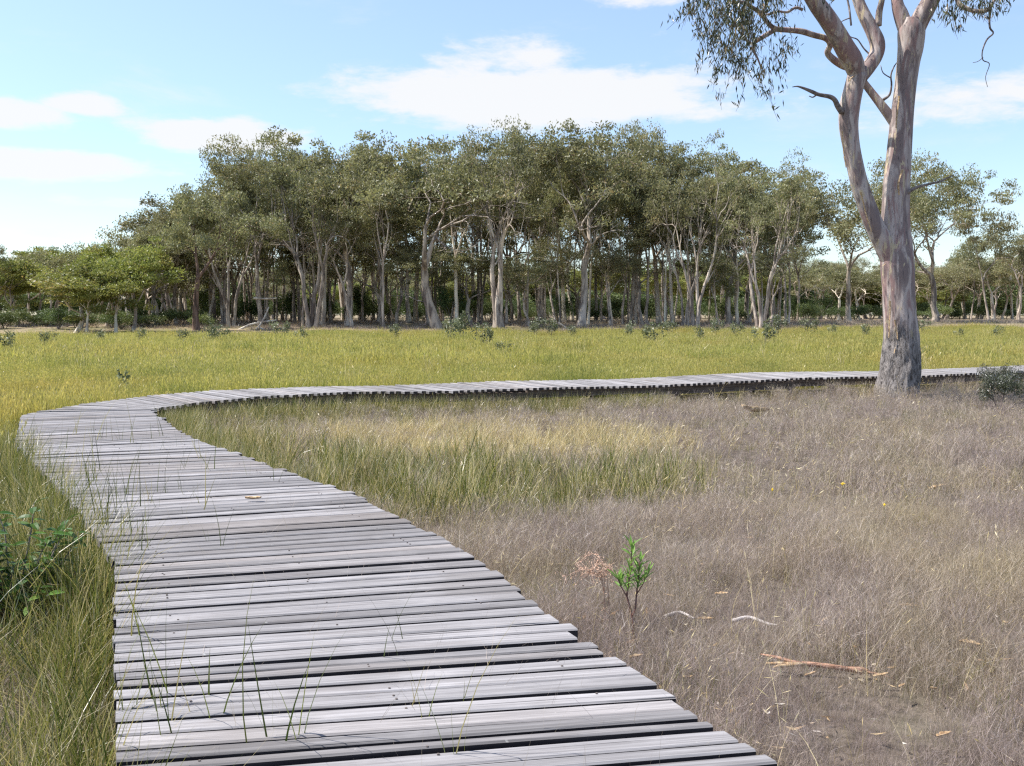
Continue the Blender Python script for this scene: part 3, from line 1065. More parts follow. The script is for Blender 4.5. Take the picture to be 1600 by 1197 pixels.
# ------------------------------------------------------------------ the grove: kinds of gum tree
def grow_tree(seed, H, stems=1, fork=0.35, lean=0.0, spread=1.0, levels=4, r0=0.35, clump=1.1, nleaf=95, leaf=(0.26, 0.09), bark=None, leafmat=None, wob=0.12, side=0.5, sparse=1.0, lowfol=0.0, stemspread=0.4, W=6.0, clear=0.5):
    """one gum: tapered wood that forks again and again, leaf clumps at the ends. returns (trunk mesh, crown mesh, top, half width)"""
    r = np.random.default_rng(seed)
    wood = MB()
    strokes = []
    clumps = []

    def rot_dir(d, ang, az):
        d = Vector(d).normalized()
        o = d.orthogonal().normalized()
        o = Matrix.Rotation(az, 3, d) @ o
        return (d * math.cos(ang) + o * math.sin(ang)).normalized()

    def branch(p, d, L, rad, lvl, sides):
        n = max(3, int(L / (0.9 if lvl < 2 else 0.7)))
        pts = [p.copy()]
        rads = [rad]
        d = d.copy()
        rend = rad * (0.70 if lvl == 0 else 0.6)
        kids = []
        for i in range(n):
            w = wob * (1 + 0.5 * lvl)
            d = d + Vector(r.normal(0, w, 3))
            d.z += 0.05 if lvl < 3 else 0.02
            d.normalize()
            p = p + d * (L / n)
            pts.append(p.copy())
            rads.append(rad + (rend - rad) * (i + 1) / n)
            if lvl >= 1 and 0 < i < n - 1 and r.random() < side / max(1, n - 2) * 1.6 and lvl < levels:
                kids.append((p.copy(), d.copy(), rads[-1] * 0.6, 0.62))
            if lvl == 0 and i > n * 0.45 and r.random() < 0.16 * side:
                kids.append((p.copy(), d.copy(), rads[-1] * 0.45, 0.5))
        if lvl == 0:
            rads[0] *= 1.45
            if len(rads) > 1:
                rads[1] *= 1.08
        strokes.append((pts, rads, sides, lvl))
        if lvl >= levels:
            clumps.append((p, 1.0))
            return
        if lvl == levels - 1:
            clumps.append((p, 0.8))
        k = 2 if r.random() < 0.55 else 3
        az0 = r.uniform(0, 2 * math.pi)
        for j in range(k):
            ang = math.radians(r.uniform(16, 38)) * spread * (0.8 if lvl == 0 else 1.0)
            cd = rot_dir(d, ang, az0 + 2 * math.pi * j / k + r.normal(0, 0.4))
            if cd.z < 0.05 and lvl < 3:
                cd.z = 0.12
                cd.normalize()
            branch(p.copy(), cd, L * (r.uniform(0.60, 0.82) if lvl else r.uniform(0.55, 0.8)), rend * r.uniform(0.66, 0.86), lvl + 1, max(3, sides - 2))
        for (kp, kd, kr, kl) in kids:
            cd = rot_dir(kd, math.radians(r.uniform(35, 65)), r.uniform(0, 2 * math.pi))
            cd.z = max(cd.z, 0.0)
            cd.normalize()
            branch(kp, cd, L * kl * r.uniform(0.7, 1.1), kr, min(levels, lvl + 2), max(3, sides - 3))
    for s_ in range(stems):
        a = 2 * math.pi * s_ / stems + r.uniform(0, 1)
        off = Vector((math.cos(a), math.sin(a), 0)) * (stemspread if stems > 1 else 0)
        d = Vector((math.cos(a) * (0.14 if stems > 1 else 0) + lean, math.sin(a) * (0.14 if stems > 1 else 0), 1)).normalized()
        branch(off + Vector((0, 0, -0.3)), d, H * fork * r.uniform(0.85, 1.15), r0 * r.uniform(0.8, 1.1), 0, 9)
    cl = np.array([[c[0].x, c[0].y, c[0].z] for c in clumps])
    cs = np.array([c[1] for c in clumps])
    # bring the skeleton to its true height and spread, the crown roughly over the foot
    top0 = cl[:, 2].max()
    mid = np.median(cl[:, :2], axis=0)
    hw = np.percentile(np.linalg.norm(cl[:, :2] - mid, axis=1), 92)
    kz = (H - clump * 0.7) / top0
    kx = (W - clump * 0.7) / hw

    def fit(p):
        p = np.asarray(p, dtype=float)
        sh = (p[..., 2] / top0)[..., None] * mid * 0.8
        return np.concatenate([(p[..., :2] - sh) * (1 if False else kx), p[..., 2:] * kz], axis=-1)
    for (pts, rads, sides, lvl) in strokes:
        wood.tube(fit([tuple(p) for p in pts]).tolist(), rads, sides, cap=False, rough=0.12 if lvl < 2 else 0.0, seed=seed)
    cl = fit(cl)
    V = np.array(wood.v)
    keep = r.random(len(cl)) < sparse
    keep &= r.random(len(cl)) < np.clip((cl[:, 2] / H - (clear - 0.13)) / 0.2, 0.08, 1)
    cl, cs = cl[keep], cs[keep]
    if lowfol > 0:
        k = int(lowfol * 12)
        idx = r.integers(0, len(V), k)
        ex = V[idx]
        ex = ex[ex[:, 2] > H * 0.25]
        cl = np.vstack([cl, ex + r.normal(0, 0.6, ex.shape)])
        cs = np.concatenate([cs, np.full(len(ex), 0.7)])
    # leaves: a flattened dome per clump
    reps = np.maximum(10, (nleaf * cs * r.uniform(0.6, 1.35, len(cs))).astype(int))
    ci = np.repeat(np.arange(len(cl)), reps)
    n = len(ci)
    dv = unit(r.normal(size=(n, 3)))
    rad = clump * cs[ci] * r.uniform(0.75, 1.25, len(cs))[ci] * r.random(n) ** 0.42
    off = dv * rad[:, None]
    off[:, 2] = np.where(off[:, 2] > 0, off[:, 2] * 0.75, off[:, 2] * 0.4)
    cen = cl[ci] + off
    al, sdv = rand_leaves(r, cen, 0.45)
    ctint = np.clip(r.normal(0.45, 0.24, len(cl)), 0, 0.95)
    tint = np.clip(ctint[ci] + r.normal(0, 0.15, n), 0, 0.95)
    tint[r.random(n) < 0.025] = 1.0
    me = leaf_mesh('crown', cen, al, sdv, r.uniform(0.7, 1.3, n) * leaf[0], r.uniform(0.7, 1.3, n) * leaf[1], tint, leafmat)
    tm = wood.mesh('trunk', bark, True)
    top = np.percentile(cen[:, 2], 99.8)
    hx = np.percentile(np.abs(cen[:, 0] - np.median(cen[:, 0])), 97)
    mx = float(np.median(cen[:, 0]))
    return tm, me, float(top), float(hx), mx


PROTO = {}


def proto(key, seeds, **kw):
    PROTO[key] = [grow_tree(s, **kw) for s in seeds]


LF = (0.33, 0.13)
proto('umbrella', (101, 102, 107), H=21, W=7.5, fork=0.34, levels=5, r0=0.36, bark=M_BARK_G, leafmat=M_LEAF_O, nleaf=70, clump=1.1, leaf=LF, spread=1.0, clear=0.64)
proto('multi', (111, 112, 116), H=21, W=7.5, stems=3, fork=0.36, levels=4, r0=0.32, bark=M_BARK_G, leafmat=M_LEAF_O, nleaf=50, clump=1.05, leaf=LF, spread=0.95, stemspread=0.7, clear=0.63)
proto('spreading', (121, 124), H=19, W=9.5, fork=0.22, levels=5, r0=0.40, bark=M_BARK_G, leafmat=M_LEAF_O, nleaf=95, clump=1.2, leaf=LF, spread=1.15, wob=0.14, clear=0.62)
proto('brown', (131,), H=16, W=8.5, fork=0.20, levels=5, r0=0.42, bark=M_BARK_B, leafmat=M_LEAF_O, nleaf=100, clump=1.25, leaf=LF, spread=1.2, lowfol=3, clear=0.3)
proto('slim', (141, 142, 143), H=19, W=4.2, fork=0.45, levels=4, r0=0.19, bark=M_BARK_G, leafmat=M_LEAF_O, nleaf=66, clump=1.0, leaf=LF, spread=0.9, side=0.6, wob=0.10, clear=0.64)
proto('pale', (151, 152), H=14, W=4.2, fork=0.42, levels=4, r0=0.20, bark=M_BARK_P, leafmat=M_LEAF_O, nleaf=70, clump=1.0, leaf=LF, spread=1.05, side=0.6, wob=0.13, clear=0.62)
proto('thin', (161, 165), H=18, W=7.0, fork=0.30, levels=5, r0=0.30, bark=M_BARK_G, leafmat=M_LEAF_O, nleaf=42, clump=1.1, leaf=LF, spread=1.15, sparse=0.8, clear=0.5)
proto('low', (191, 192), H=12, W=5.5, fork=0.28, levels=4, r0=0.2, bark=M_BARK_G, leafmat=M_LEAF_O, nleaf=72, clump=1.1, leaf=LF, spread=1.15, lowfol=1.5, clear=0.38)
proto('young', (171, 172), H=9, W=4, fork=0.36, lean=0.18, levels=4, r0=0.17, bark=M_BARK_P, leafmat=M_LEAF_L, nleaf=150, clump=0.95, spread=1.25, leaf=(0.26, 0.11), lowfol=1.5, clear=0.3)
proto('leafy', (181, 182), H=11, W=5, fork=0.30, levels=4, r0=0.22, bark=M_BARK_G, leafmat=M_LEAF_L, nleaf=150, clump=1.25, leaf=LF, spread=1.1, lowfol=2, clear=0.3)


def place_tree(kind, k, px, D, top_py, wpx, name, label, group=None, rz=None, basepx=True, catg='tree'):
    """a gum whose foot shows at column px, at distance D, whose top reaches row top_py and whose crown spans wpx"""
    tm, cm, top, hx, mx = PROTO[kind][k % len(PROTO[kind])]
    x = (px - 800) / FPX * D
    Ht = CAMZ + (HORIZON - top_py) / FPX * D
    zg = gz(x, D) - 0.05
    sz = (Ht - zg) / top
    sx = max(0.45, min(1.8, (wpx / FPX * D / 2) / hx))
    root = bpy.data.objects.new(name, None)
    C.objects.link(root)
    root.location = (x, D, zg)
    root.rotation_euler = (0, 0, rz if rz is not None else random.uniform(0, 6.28))
    root.scale = (sx, sx, sz)
    put_props(root, label, catg, group)
    for nm, me in (('trunk', tm), ('crown', cm)):
        o = bpy.data.objects.new(nm, me)
        C.objects.link(o)
        o.parent = root
        if nm == 'crown':
            o['kind'] = 'stuff'
    return root


G1 = 'tall gums along the front of the grove'
front = [
    # kind, k, px, D, top row, crown width px, label
    ('young', 0, 118, 97, 412, 150, 'low yellow-green gum with a forked pale trunk at the far left end of the meadow', 0.3),
    ('young', 1, 136, 95, 436, 80, 'thin pale trunk leaning right beside the low yellow-green gum', 0.2),
    ('young', 1, 182, 97, 420, 90, 'small gum with one crooked pale stem left of a straight brown trunk', 0.5),
    ('leafy', 0, 207, 99, 372, 130, 'medium gum with a short straight brown trunk left of the grove', None),
    ('umbrella', 1, 244, 112, 350, 110, 'open-topped gum on the lower left shoulder of the grove', None),
    ('brown', 0, 306, 103, 300, 150, 'broad low-branching gum with a thick dark reddish trunk at the left end of the grove', 4.2),
    ('low', 0, 74, 124, 393, 90, 'dull green gum with a rounded top behind the white-footed trunk at the left', None),
    ('low', 1, 148, 122, 380, 90, 'grey-green gum standing behind the thin pale trunk that leans right', None),
    ('low', 0, 216, 118, 360, 90, 'grey-green gum right behind the short straight brown trunk', None),
    ('umbrella', 0, 276, 117, 318, 100, 'gum whose pale crown steps up between the shoulder gum and the reddish trunk', 2.0),
    ('leafy', 1, 168, 112, 384, 90, 'round green gum behind the crooked pale stem at the left', 1.2),
    ('umbrella', 1, 334, 119, 256, 115, 'gum right behind the thick dark reddish trunk, taller than it', 4.0),
    ('multi', 0, 362, 110, 246, 150, 'gum of several pinkish stems standing over fallen branches', None),
    ('umbrella', 2, 405, 113, 220, 170, 'full-crowned gum with a pale crossing branch low on its trunk', None),
    ('multi', 1, 488, 107, 212, 180, 'dense gum whose joined grey stems stand left of two black straight trunks', None),
    ('slim', 1, 470, 122, 207, 90, 'gum whose small tufted top sticks up above the left of the grove', None),
    ('umbrella', 0, 545, 114, 213, 160, 'gum with a rounded top left of the notch in the tree line', None),
    ('slim', 0, 599, 106, 215, 110, 'straight near-black trunk with a narrow crown beside the notch in the tree line', None),
    ('spreading', 0, 682, 107, 214, 230, 'wide gum with a hollow stump-like trunk, right of the near-black straight trunk', 2.6),
    ('multi', 2, 778, 108, 196, 190, 'great gum of several thick grey trunks at the middle of the grove', None),
    ('umbrella', 1, 845, 120, 196, 150, 'tall gum right behind the great many-trunked gum', None),
    ('umbrella', 0, 908, 110, 193, 190, 'gum with a clear pale trunk forking in a wide vee under the highest crowns', 0.9),
    ('umbrella', 2, 985, 118, 192, 150, 'gum under the domed highest crown right of the vee-forked trunk', None),
    ('slim', 2, 1040, 119, 228, 90, 'slim gum below the dip right of the highest crowns', None),
    ('multi', 0, 1086, 110, 208, 150, 'clump of sunlit grey-brown trunks right of the centre of the grove', None),
    ('umbrella', 1, 1140, 118, 225, 150, 'round-crowned gum between the clumps of trunks at the right of the grove', None),
    ('multi', 1, 1188, 106, 241, 150, 'gum of close dark stems with a bright green top near the gap', None),
    ('slim', 0, 1232, 115, 262, 90, 'slim dark gum at the right edge of the grove, next to the gap', None),
    ('thin', 0, 1326, 124, 266, 150, 'thin-leaved gum with dark bare-looking branches in the gap left of the big trunk', None),
    ('spreading', 1, 1462, 128, 244, 205, 'wide dome-shaped gum with long pale limbs seen right of the big trunk', 0.6),
    ('thin', 1, 1400, 140, 262, 150, 'thin gum mostly hidden behind the big forked trunk', None),
    ('low', 1, 1545, 150, 325, 110, 'gum with a dark green top sloping down right of the dome-shaped gum', None),
    ('umbrella', 2, 1592, 158, 352, 110, 'gum cut by the right border of the view among white trunks', None),
    ('umbrella', 1, -12, 112, 350, 70, 'gum at the left border of the view whose thin branches stand against the sky', None),
    ('leafy', 0, 30, 115, 398, 120, 'dark leafy gum with a short white-footed trunk at the left border', None),
]
for (kd, k, px, D, ty, wp, lb, rz) in front:
    place_tree(kd, k, px, D, ty, wp, 'gum_tree', lb, G1, rz)

# slender gums inside the grove
LAND = [(-60, 'left border'), (118, 'yellow-green gum'), (207, 'straight brown trunk'), (306, 'reddish trunk'), (362, 'pinkish stems'), (405, 'crossing-branch gum'), (488, 'joined grey stems'), (545, 'round-topped gum'),
        (599, 'near-black trunk'), (682, 'hollow trunk'), (778, 'great gum'), (908, 'vee-forked trunk'), (985, 'domed crown'), (1086, 'sunlit clump'), (1188, 'close dark stems'), (1326, 'thin-leaved gum'),
        (1405, 'big trunk'), (1462, 'dome-shaped gum'), (1545, 'sloping-topped gum'), (1720, 'right border')]
ORD = ['first', 'second', 'third', 'fourth', 'fifth', 'sixth', 'seventh', 'eighth', 'ninth', 'tenth', 'eleventh', 'twelfth', 'thirteenth', 'fourteenth', 'fifteenth', 'sixteenth', 'seventeenth', 'eighteenth', 'nineteenth', 'twentieth'] + ['twenty-' + q_ for q_ in ('first', 'second', 'third', 'fourth', 'fifth', 'sixth', 'seventh', 'eighth', 'ninth')]


def label_between(items, what):
    """items: (px, object). Each is told by the landmark trees it shows between and its order from the left"""
    bins = {}
    for px, o in sorted(items, key=lambda q_: q_[0]):
        k = max(0, sum(1 for L_ in LAND if L_[0] <= px) - 1)
        k = min(k, len(LAND) - 2)
        bins.setdefault(k, []).append(o)
    for k, os_ in bins.items():
        for n_, o in enumerate(os_):
            a, b = LAND[k][1], LAND[k + 1][1]
            w = '' if len(os_) == 1 else (ORD[n_] + ' from left ')
            o['label'] = '%s %sbetween %s and %s' % (what, w, a, b)


kinds = ['slim', 'slim', 'umbrella', 'multi', 'pale', 'thin']
top_x = [0, 100, 200, 260, 300, 340, 390, 470, 600, 720, 900, 1000, 1060, 1200, 1260, 1300]
top_y = [430, 410, 390, 320, 300, 270, 240, 228, 240, 220, 215, 215, 240, 260, 300, 350]
items = []
for i in range(70):
    px = 250 + (i + random.uniform(-0.4, 0.4)) * (1240 - 250) / 69
    D = random.uniform(112, 152)
    ty = float(np.interp(px, top_x, top_y)) + (abs(random.gauss(4, 14)) if random.random() < 0.78 else random.uniform(40, 100))
    kd = random.choices(kinds, [4, 3, 2, 2, 3, 1])[0]
    items.append((px, place_tree(kd, i, px, D, ty, random.uniform(80, 130), 'slim_gum_tree', '', 'slender gums inside the grove')))
for i in range(36):
    left = i < 22
    px = (232 + i * 19 if left else 660 + (i - 22) * 42) + random.uniform(-8, 8)
    D = random.uniform(109, 135)
    ty = max(float(np.interp(px, top_x, top_y)) + 40, random.uniform(318, 395) if left else random.uniform(340, 415))
    items.append((px, place_tree(random.choice(['umbrella', 'thin', 'slim', 'low']), i, px, D, ty, random.uniform(85, 130), 'slim_gum_tree', '', 'slender gums inside the grove')))
for i in range(34):
    px = 330 + i * 27 + random.uniform(-10, 10)
    items.append((px, place_tree(random.choice(['pale', 'slim', 'pale']), i, px, random.uniform(112, 140), float(np.interp(px, top_x, top_y)) + random.uniform(25, 70), random.uniform(45, 70), 'slim_gum_tree', '', 'slender gums inside the grove')))
label_between(items, 'slender gum inside the grove')
items = []
for i in range(30):
    px = 1248 + (i + random.uniform(-0.4, 0.4)) * (1680 - 1248) / 29
    D = random.uniform(165, 235)
    ty = random.uniform(388, 428) - (20 if px > 1500 else 0)
    items.append((px, place_tree(random.choice(['pale', 'pale', 'pale', 'thin', 'pale', 'low']), i, px, D, ty, random.uniform(50, 85), 'pale_gum_tree', '', 'white-trunked gums in the distance at the right')))
label_between(items, 'distant white-trunked gum')
items = []
for i in range(38):
    px = -330 + (i + random.uniform(-0.4, 0.4)) * (330 + 330) / 37
    D = random.uniform(125, 190)
    ty = random.uniform(388, 410) + (10 if px < 60 else -6)
    items.append((px, place_tree(random.choice(['leafy', 'leafy', 'umbrella']), i, px, D, ty, random.uniform(60, 100), 'leafy_gum_tree', '', 'green gums behind the left of the meadow')))
for px, o in items:
    o['label'] = 'green gum of the dense wood running on past the left border'
label_between([q_ for q_ in items if q_[0] > -40], 'green gum in the dense wood')
items = []
for i in range(50):
    px = 180 + (i + random.uniform(-0.4, 0.4)) * (1560 - 180) / 49
    D = random.uniform(190, 280)
    ty = random.uniform(400, 446)
    items.append((px, place_tree(random.choice(['leafy', 'pale', 'umbrella', 'leafy']), i, px, D, ty, random.uniform(60, 100), 'far_gum_tree', '', 'far gums behind the grove')))
label_between(items, 'far gum behind the grove')


# ------------------------------------------------------------------ bushes
def bush_mesh(seed, w, h, n, leaf, mat, stemmat, droop=0.1, nst=7, shell=0.5, lumps=9):
    r = np.random.default_rng(seed)
    st = MB()
    ctr = []
    for i in range(lumps):
        a = r.uniform(0, 2 * math.pi)
        q = math.sqrt(r.random()) * w * 0.36
        ctr.append((q * math.cos(a), q * math.sin(a), h * r.uniform(0.35, 0.78)))
    ctr = np.array(ctr)
    for i in range(min(nst, lumps)):
        c = ctr[i]
        st.tube([(c[0] * 0.1, c[1] * 0.1, -0.05), (c[0] * 0.5 + r.normal(0, w * 0.03), c[1] * 0.5, c[2] * 0.5), tuple(c)], [w * 0.012, w * 0.009, w * 0.004], 4, cap=False)
    ci = r.integers(0, lumps, n)
    dv = unit(r.normal(size=(n, 3))) * (r.random(n) ** shell)[:, None]
    rad = np.stack([np.full(n, w * 0.22), np.full(n, w * 0.22), np.full(n, h * 0.27)], axis=1) * r.uniform(0.7, 1.2, lumps)[ci][:, None]
    cen = ctr[ci] + dv * rad
    cen[:, 2] = np.maximum(cen[:, 2], 0.04 * h)
    al, sdv = rand_leaves(r, cen, droop)
    lt = np.clip(r.normal(0.5, 0.2, lumps), 0, 1)
    tint = np.clip(lt[ci] + r.normal(0, 0.18, n), 0, 1)
    me = leaf_mesh('foliage', cen, al, sdv, r.uniform(0.7, 1.3, n) * leaf[0], r.uniform(0.7, 1.3, n) * leaf[1], tint, mat)
    return st.mesh('stems', stemmat), me


def bush(name, meshes, loc, sc, label, catg='bush', group=None, rz=None, parts=('stems', 'foliage')):
    root = empty(name, loc, label, catg, group, rz if rz is not None else random.uniform(0, 6.28))
    root.scale = sc if hasattr(sc, '__len__') else (sc, sc, sc)
    for nm, me in zip(parts, meshes):
        o = link(nm, me, None, root)
        if nm == 'foliage':
            o['kind'] = 'stuff'
    return root


UB = [bush_mesh(s, 4.0, 2.2, 2400, (0.20, 0.075), M_LEAF_U, M_TWIG) for s in (1, 2, 3)]
DB = [bush_mesh(s, 4.0, 3.4, 3000, (0.20, 0.07), M_LEAF_D, M_TWIG, lumps=12) for s in (4, 5)]
SB = [bush_mesh(s, 1.3, 1.5, 300, (0.15, 0.06), M_LEAF_S, M_TWIG, 0.2, 5, 0.7, 6) for s in (6, 7, 8)]


def at_px(px, D):
    x = (px - 800) / FPX * D
    return (x, D, gz(x, D))


blist = {'undergrowth_bush': [], 'grove_bush': [], 'distant_bush': []}
for i in range(22):   # low green band behind the left end of the meadow
    px = 0 + i * 15 + random.uniform(-7, 7)
    D = random.uniform(104, 118)
    blist['undergrowth_bush'].append((px, bush('undergrowth_bush', UB[i % 3], at_px(px, D), (random.uniform(0.7, 1.1), random.uniform(0.7, 1.1), random.uniform(0.6, 1.0)), 'low soft green bush under the gums left of the grove', 'bush', 'low bushes at the left under the gums')))
for i in range(80):
    px = 320 + i * 12.0 + random.uniform(-9, 9)
    D = random.uniform(122, 190)
    blist['grove_bush'].append((px, bush('grove_bush', (DB + UB)[i % 5], at_px(px, D), (random.uniform(0.7, 1.4), random.uniform(0.7, 1.2), random.uniform(0.7, 1.6)), 'green bush in the shade at the back of the grove', 'bush', 'bushes at the back of the grove')))
for i in range(26):
    px = 1230 + i * 16 + random.uniform(-7, 7)
    D = random.uniform(170, 230)
    blist['distant_bush'].append((px, bush('distant_bush', (UB + DB)[i % 5], at_px(px, D), (random.uniform(0.9, 1.7), random.uniform(0.9, 1.3), random.uniform(0.8, 1.4)), 'distant green bush among white trunks at the right', 'bush', 'bushes in the distance at the right')))
label_between(blist['undergrowth_bush'], 'low soft bush')
label_between(blist['grove_bush'], 'shaded bush behind the trunks')
label_between(blist['distant_bush'], 'distant bush')
bush('dark_bush', DB[0], at_px(708, 116), (1.05, 1.0, 1.35), 'large very dark green bush behind the hollow stump-like trunk', 'bush')
bush('dark_bush', DB[1], at_px(880, 124), (0.8, 0.8, 1.2), 'bright green tall bush between the trunks right of the great gum', 'bush')
bush('dark_bush', DB[1], at_px(92, 104), (0.9, 0.9, 0.8), 'dark bush at the foot of the low yellow-green gum', 'bush')

fw = np.column_stack([rng.uniform(-150, 190, 420), rng.uniform(235, 330, 420)])
far_src = [b_[1] for b_ in (UB + DB)]
young_pts = np.column_stack([fw, rise(fw[:, 1])])
# young grey-green saplings standing in the meadow: column, row of the foot, height px
G2 = 'grey-green gum saplings in the meadow'
sap = [(12, 556, 26, 'grey-green sapling at the left border of the meadow'), (76, 548, 20, 'low grey-green sapling near the left border of the meadow'),
       (160, 540, 16, 'small grey sapling below the yellow-green gum'), (222, 540, 18, 'small grey sapling below the straight brown trunk'),
       (286, 542, 18, 'low grey-green sapling left of the reddish trunk'), (330, 543, 28, 'bushy grey-green sapling right of the reddish trunk'), (345, 540, 22, 'sapling right beside the bushy one near the reddish trunk'),
       (436, 536, 26, 'grey-green sapling in front of the fallen branches'), (470, 540, 20, 'grey-green sapling left of the joined grey stems'),
       (618, 536, 20, 'pale sapling right of the near-black straight trunk'), (705, 540, 32, 'larger of the sage saplings in front of the hollow trunk'), (722, 536, 38, 'tallest sage sapling, right of the hollow trunk'),
       (757, 552, 34, 'single rounded sapling standing forward in the meadow at the middle'), (787, 562, 16, 'tiny pale sapling just right of the single rounded one'),
       (838, 530, 26, 'pale sapling at the foot of the great gum'), (860, 530, 24, 'sapling between the great gum and the vee-forked trunk'), (893, 532, 16, 'low sapling left of the vee-forked trunk'),
       (985, 534, 24, 'sapling at the meadow edge under the highest crowns'), (1020, 546, 30, 'thin sapling at the meadow edge under the dip of the crowns'), (1046, 530, 22, 'low sapling below the clump of sunlit trunks'),
       (1092, 540, 22, 'sapling standing out in front of the sunlit clump'), (1118, 530, 24, 'bushy sapling at the grove edge right of the sunlit clump'), (1150, 534, 22, 'sapling left of the close dark stems'),
       (1193, 546, 34, 'biggest sapling below the close dark stems at the right'), (1215, 532, 30, 'sapling at the right edge of the grove'), (1262, 530, 26, 'sapling in the gap right of the grove'),
       (1300, 528, 14, 'low sapling near the thin-leaved gum'), (1352, 534, 18, 'sapling just left of the big forked trunk'), (1440, 530, 24, 'leafy sapling just right of the big forked trunk'),
       (1498, 534, 14, 'small dark sapling in the bright green right of the big trunk'), (1558, 534, 16, 'small sapling near the right border of the meadow')]
for i, (px, py, hp, lb) in enumerate(sap):
    D = CAMZ * FPX / (py - HORIZON)
    h = hp / FPX * D * 1.15 + 0.35
    k = h / 1.4
    bush('gum_sapling', SB[i % 3], at_px(px, D), (k * random.uniform(0.8, 1.1), k * 0.9, k), lb, 'sapling', G2)
# a green sapling nearer, in the meadow behind the bend
p = PZ(198, 632, 0)
bush('gum_sapling', bush_mesh(21, 0.42, 0.95, 46, (0.13, 0.05), M_LEAF_S, M_TWIG, 0.3, 4, 0.7, 5), (p.x, p.y - 0.1, 0), 0.95, 'small upright sapling in the meadow behind the bend of the boardwalk', 'sapling', G2)

# shrub by the far boardwalk at the right border
p = PZ(1562, 640, 0)
mw = bush_mesh(31, 1.15, 0.95, 5200, (0.085, 0.012), foliage_mat('wiry_shrub', [(0, (0.045, 0.055, 0.035)), (0.6, (0.095, 0.11, 0.06)), (1, (0.17, 0.16, 0.125))], 0.2, 0.2, 0.5, 0.1), M_TWIG, -0.4, 8, 0.6, 11)
bush('wiry_shrub', mw, (p.x, p.y, 0), (1.0, 0.9, 1.0), 'dense grey-green shrub in front of the boardwalk at the right border', 'shrub', rz=0.4)
p = PZ(1520, 590, 0)
mw2 = bush_mesh(32, 1.3, 0.85, 1500, (0.09, 0.014), M_LEAF_U, M_TWIG, -0.3, 8, 0.7, 9)
bush('wiry_shrub', mw2, (p.x, PZ(1520, 577, 0).y, 0), (1.25, 0.9, 1.0), 'sparse dark shrub in the meadow just behind the boardwalk at the right', 'shrub', rz=0.2)
p = PZ(1605, 700, 0)


# ------------------------------------------------------------------ small plants, sticks and bark by the path
def leaf_shape(L, W, bend=0.15, fold=0.2, segs=4):
    m = MB()
    for s_ in (-1, 1):
        prev = None
        for i in range(segs + 1):
            u = i / segs
            w = W * 0.5 * math.sin(math.pi * min(1, u * 0.92 + 0.04)) ** 0.8 if 0 < i < segs else 0.0
            z = -bend * L * u * u
            a = (L * u, 0, z)
            b = (L * u, s_ * w, z + fold * w)
            if prev:
                fa, fb = prev
                pts = [fa, a, b, fb]
                pts = [pts[k] for k in range(4) if k == 0 or pts[k] != pts[k - 1]]
                if pts[0] == pts[-1]:
                    pts = pts[:-1]
                if len(pts) >= 3:
                    m.poly(pts if s_ > 0 else pts[::-1], 0.5)
            prev = (a, b)
    return m


def leaf_variants(name, L, W, mat, k=4, **kw):
    out = []
    for i in range(k):
        m = leaf_shape(L * random.uniform(0.8, 1.15), W * random.uniform(0.85, 1.15), **kw)
        t = random.uniform(0.1, 1.0)
        m.c = [t] * len(m.c)
        out.append(m.mesh(name, mat, True))
    return out


def put_leaf(me, root, p, az, pitch, roll=0.0):
    o = bpy.data.objects.new('leaf', me)
    C.objects.link(o)
    o.parent = root
    o.location = p
    o.rotation_euler = (roll, -pitch, az)
    return o


def green_sapling():
    p = PZ(991, 1012, 0)
    root = empty('green_sapling', (p.x, p.y, gz(p.x, p.y) + 0.03), 'small bright green sapling with bare reddish stem growing right of the near boardwalk', 'sapling')
    st = MB()
    k = p.y / FPX
    main = [(0, 0, -0.03), (-0.005, 0, 0.10), (-0.02, 0.01, 0.17), (-0.045, 0.01, 0.26), (-0.035, 0.0, 0.36), (-0.02, 0, 0.46), (-0.02, 0, 0.57)]
    st.tube(main, [0.009, 0.008, 0.0075, 0.006, 0.005, 0.004, 0.003], 7)
    b2 = [(-0.01, 0, 0.15), (0.005, 0, 0.19), (0.012, 0.01, 0.27), (0.02, 0.01, 0.36), (0.03, 0, 0.48)]
    st.tube(b2, [0.006, 0.006, 0.005, 0.004, 0.003], 6)
    b3 = [(-0.045, 0.01, 0.26), (-0.08, 0.0, 0.32), (-0.105, -0.01, 0.38)]
    st.tube(b3, [0.004, 0.0035, 0.002], 5)
    b4 = [(0.012, 0.01, 0.27), (0.05, 0.0, 0.34), (0.075, 0, 0.40)]
    st.tube(b4, [0.004, 0.003, 0.002], 5)
    link('stem', st.mesh('stem', simple_mat('reddish_stem', (0.13, 0.065, 0.05, 1), (0.24, 0.14, 0.11, 1), 60)), None, root)
    lv = leaf_variants('leaf', 0.085, 0.0145, M_LEAF_Y, 6, bend=0.1, fold=0.3)
    r = random.Random(4)
    for path, a0, nl in ((main, 0.52, 44), (b2, 0.55, 26), (b3, 0.4, 18), (b4, 0.5, 13)):
        for i in range(nl):
            u = a0 + (1 - a0) * (i + 0.5) / nl
            f = u * (len(path) - 1)
            j = min(len(path) - 2, int(f))
            w = f - j
            q = [path[j][c] * (1 - w) + path[j + 1][c] * w for c in range(3)]
            put_leaf(r.choice(lv), root, q, i * 2.4 + r.uniform(-0.4, 0.4), r.uniform(0.2, 1.1) + 0.2 * u, r.uniform(-0.5, 0.5))


green_sapling()


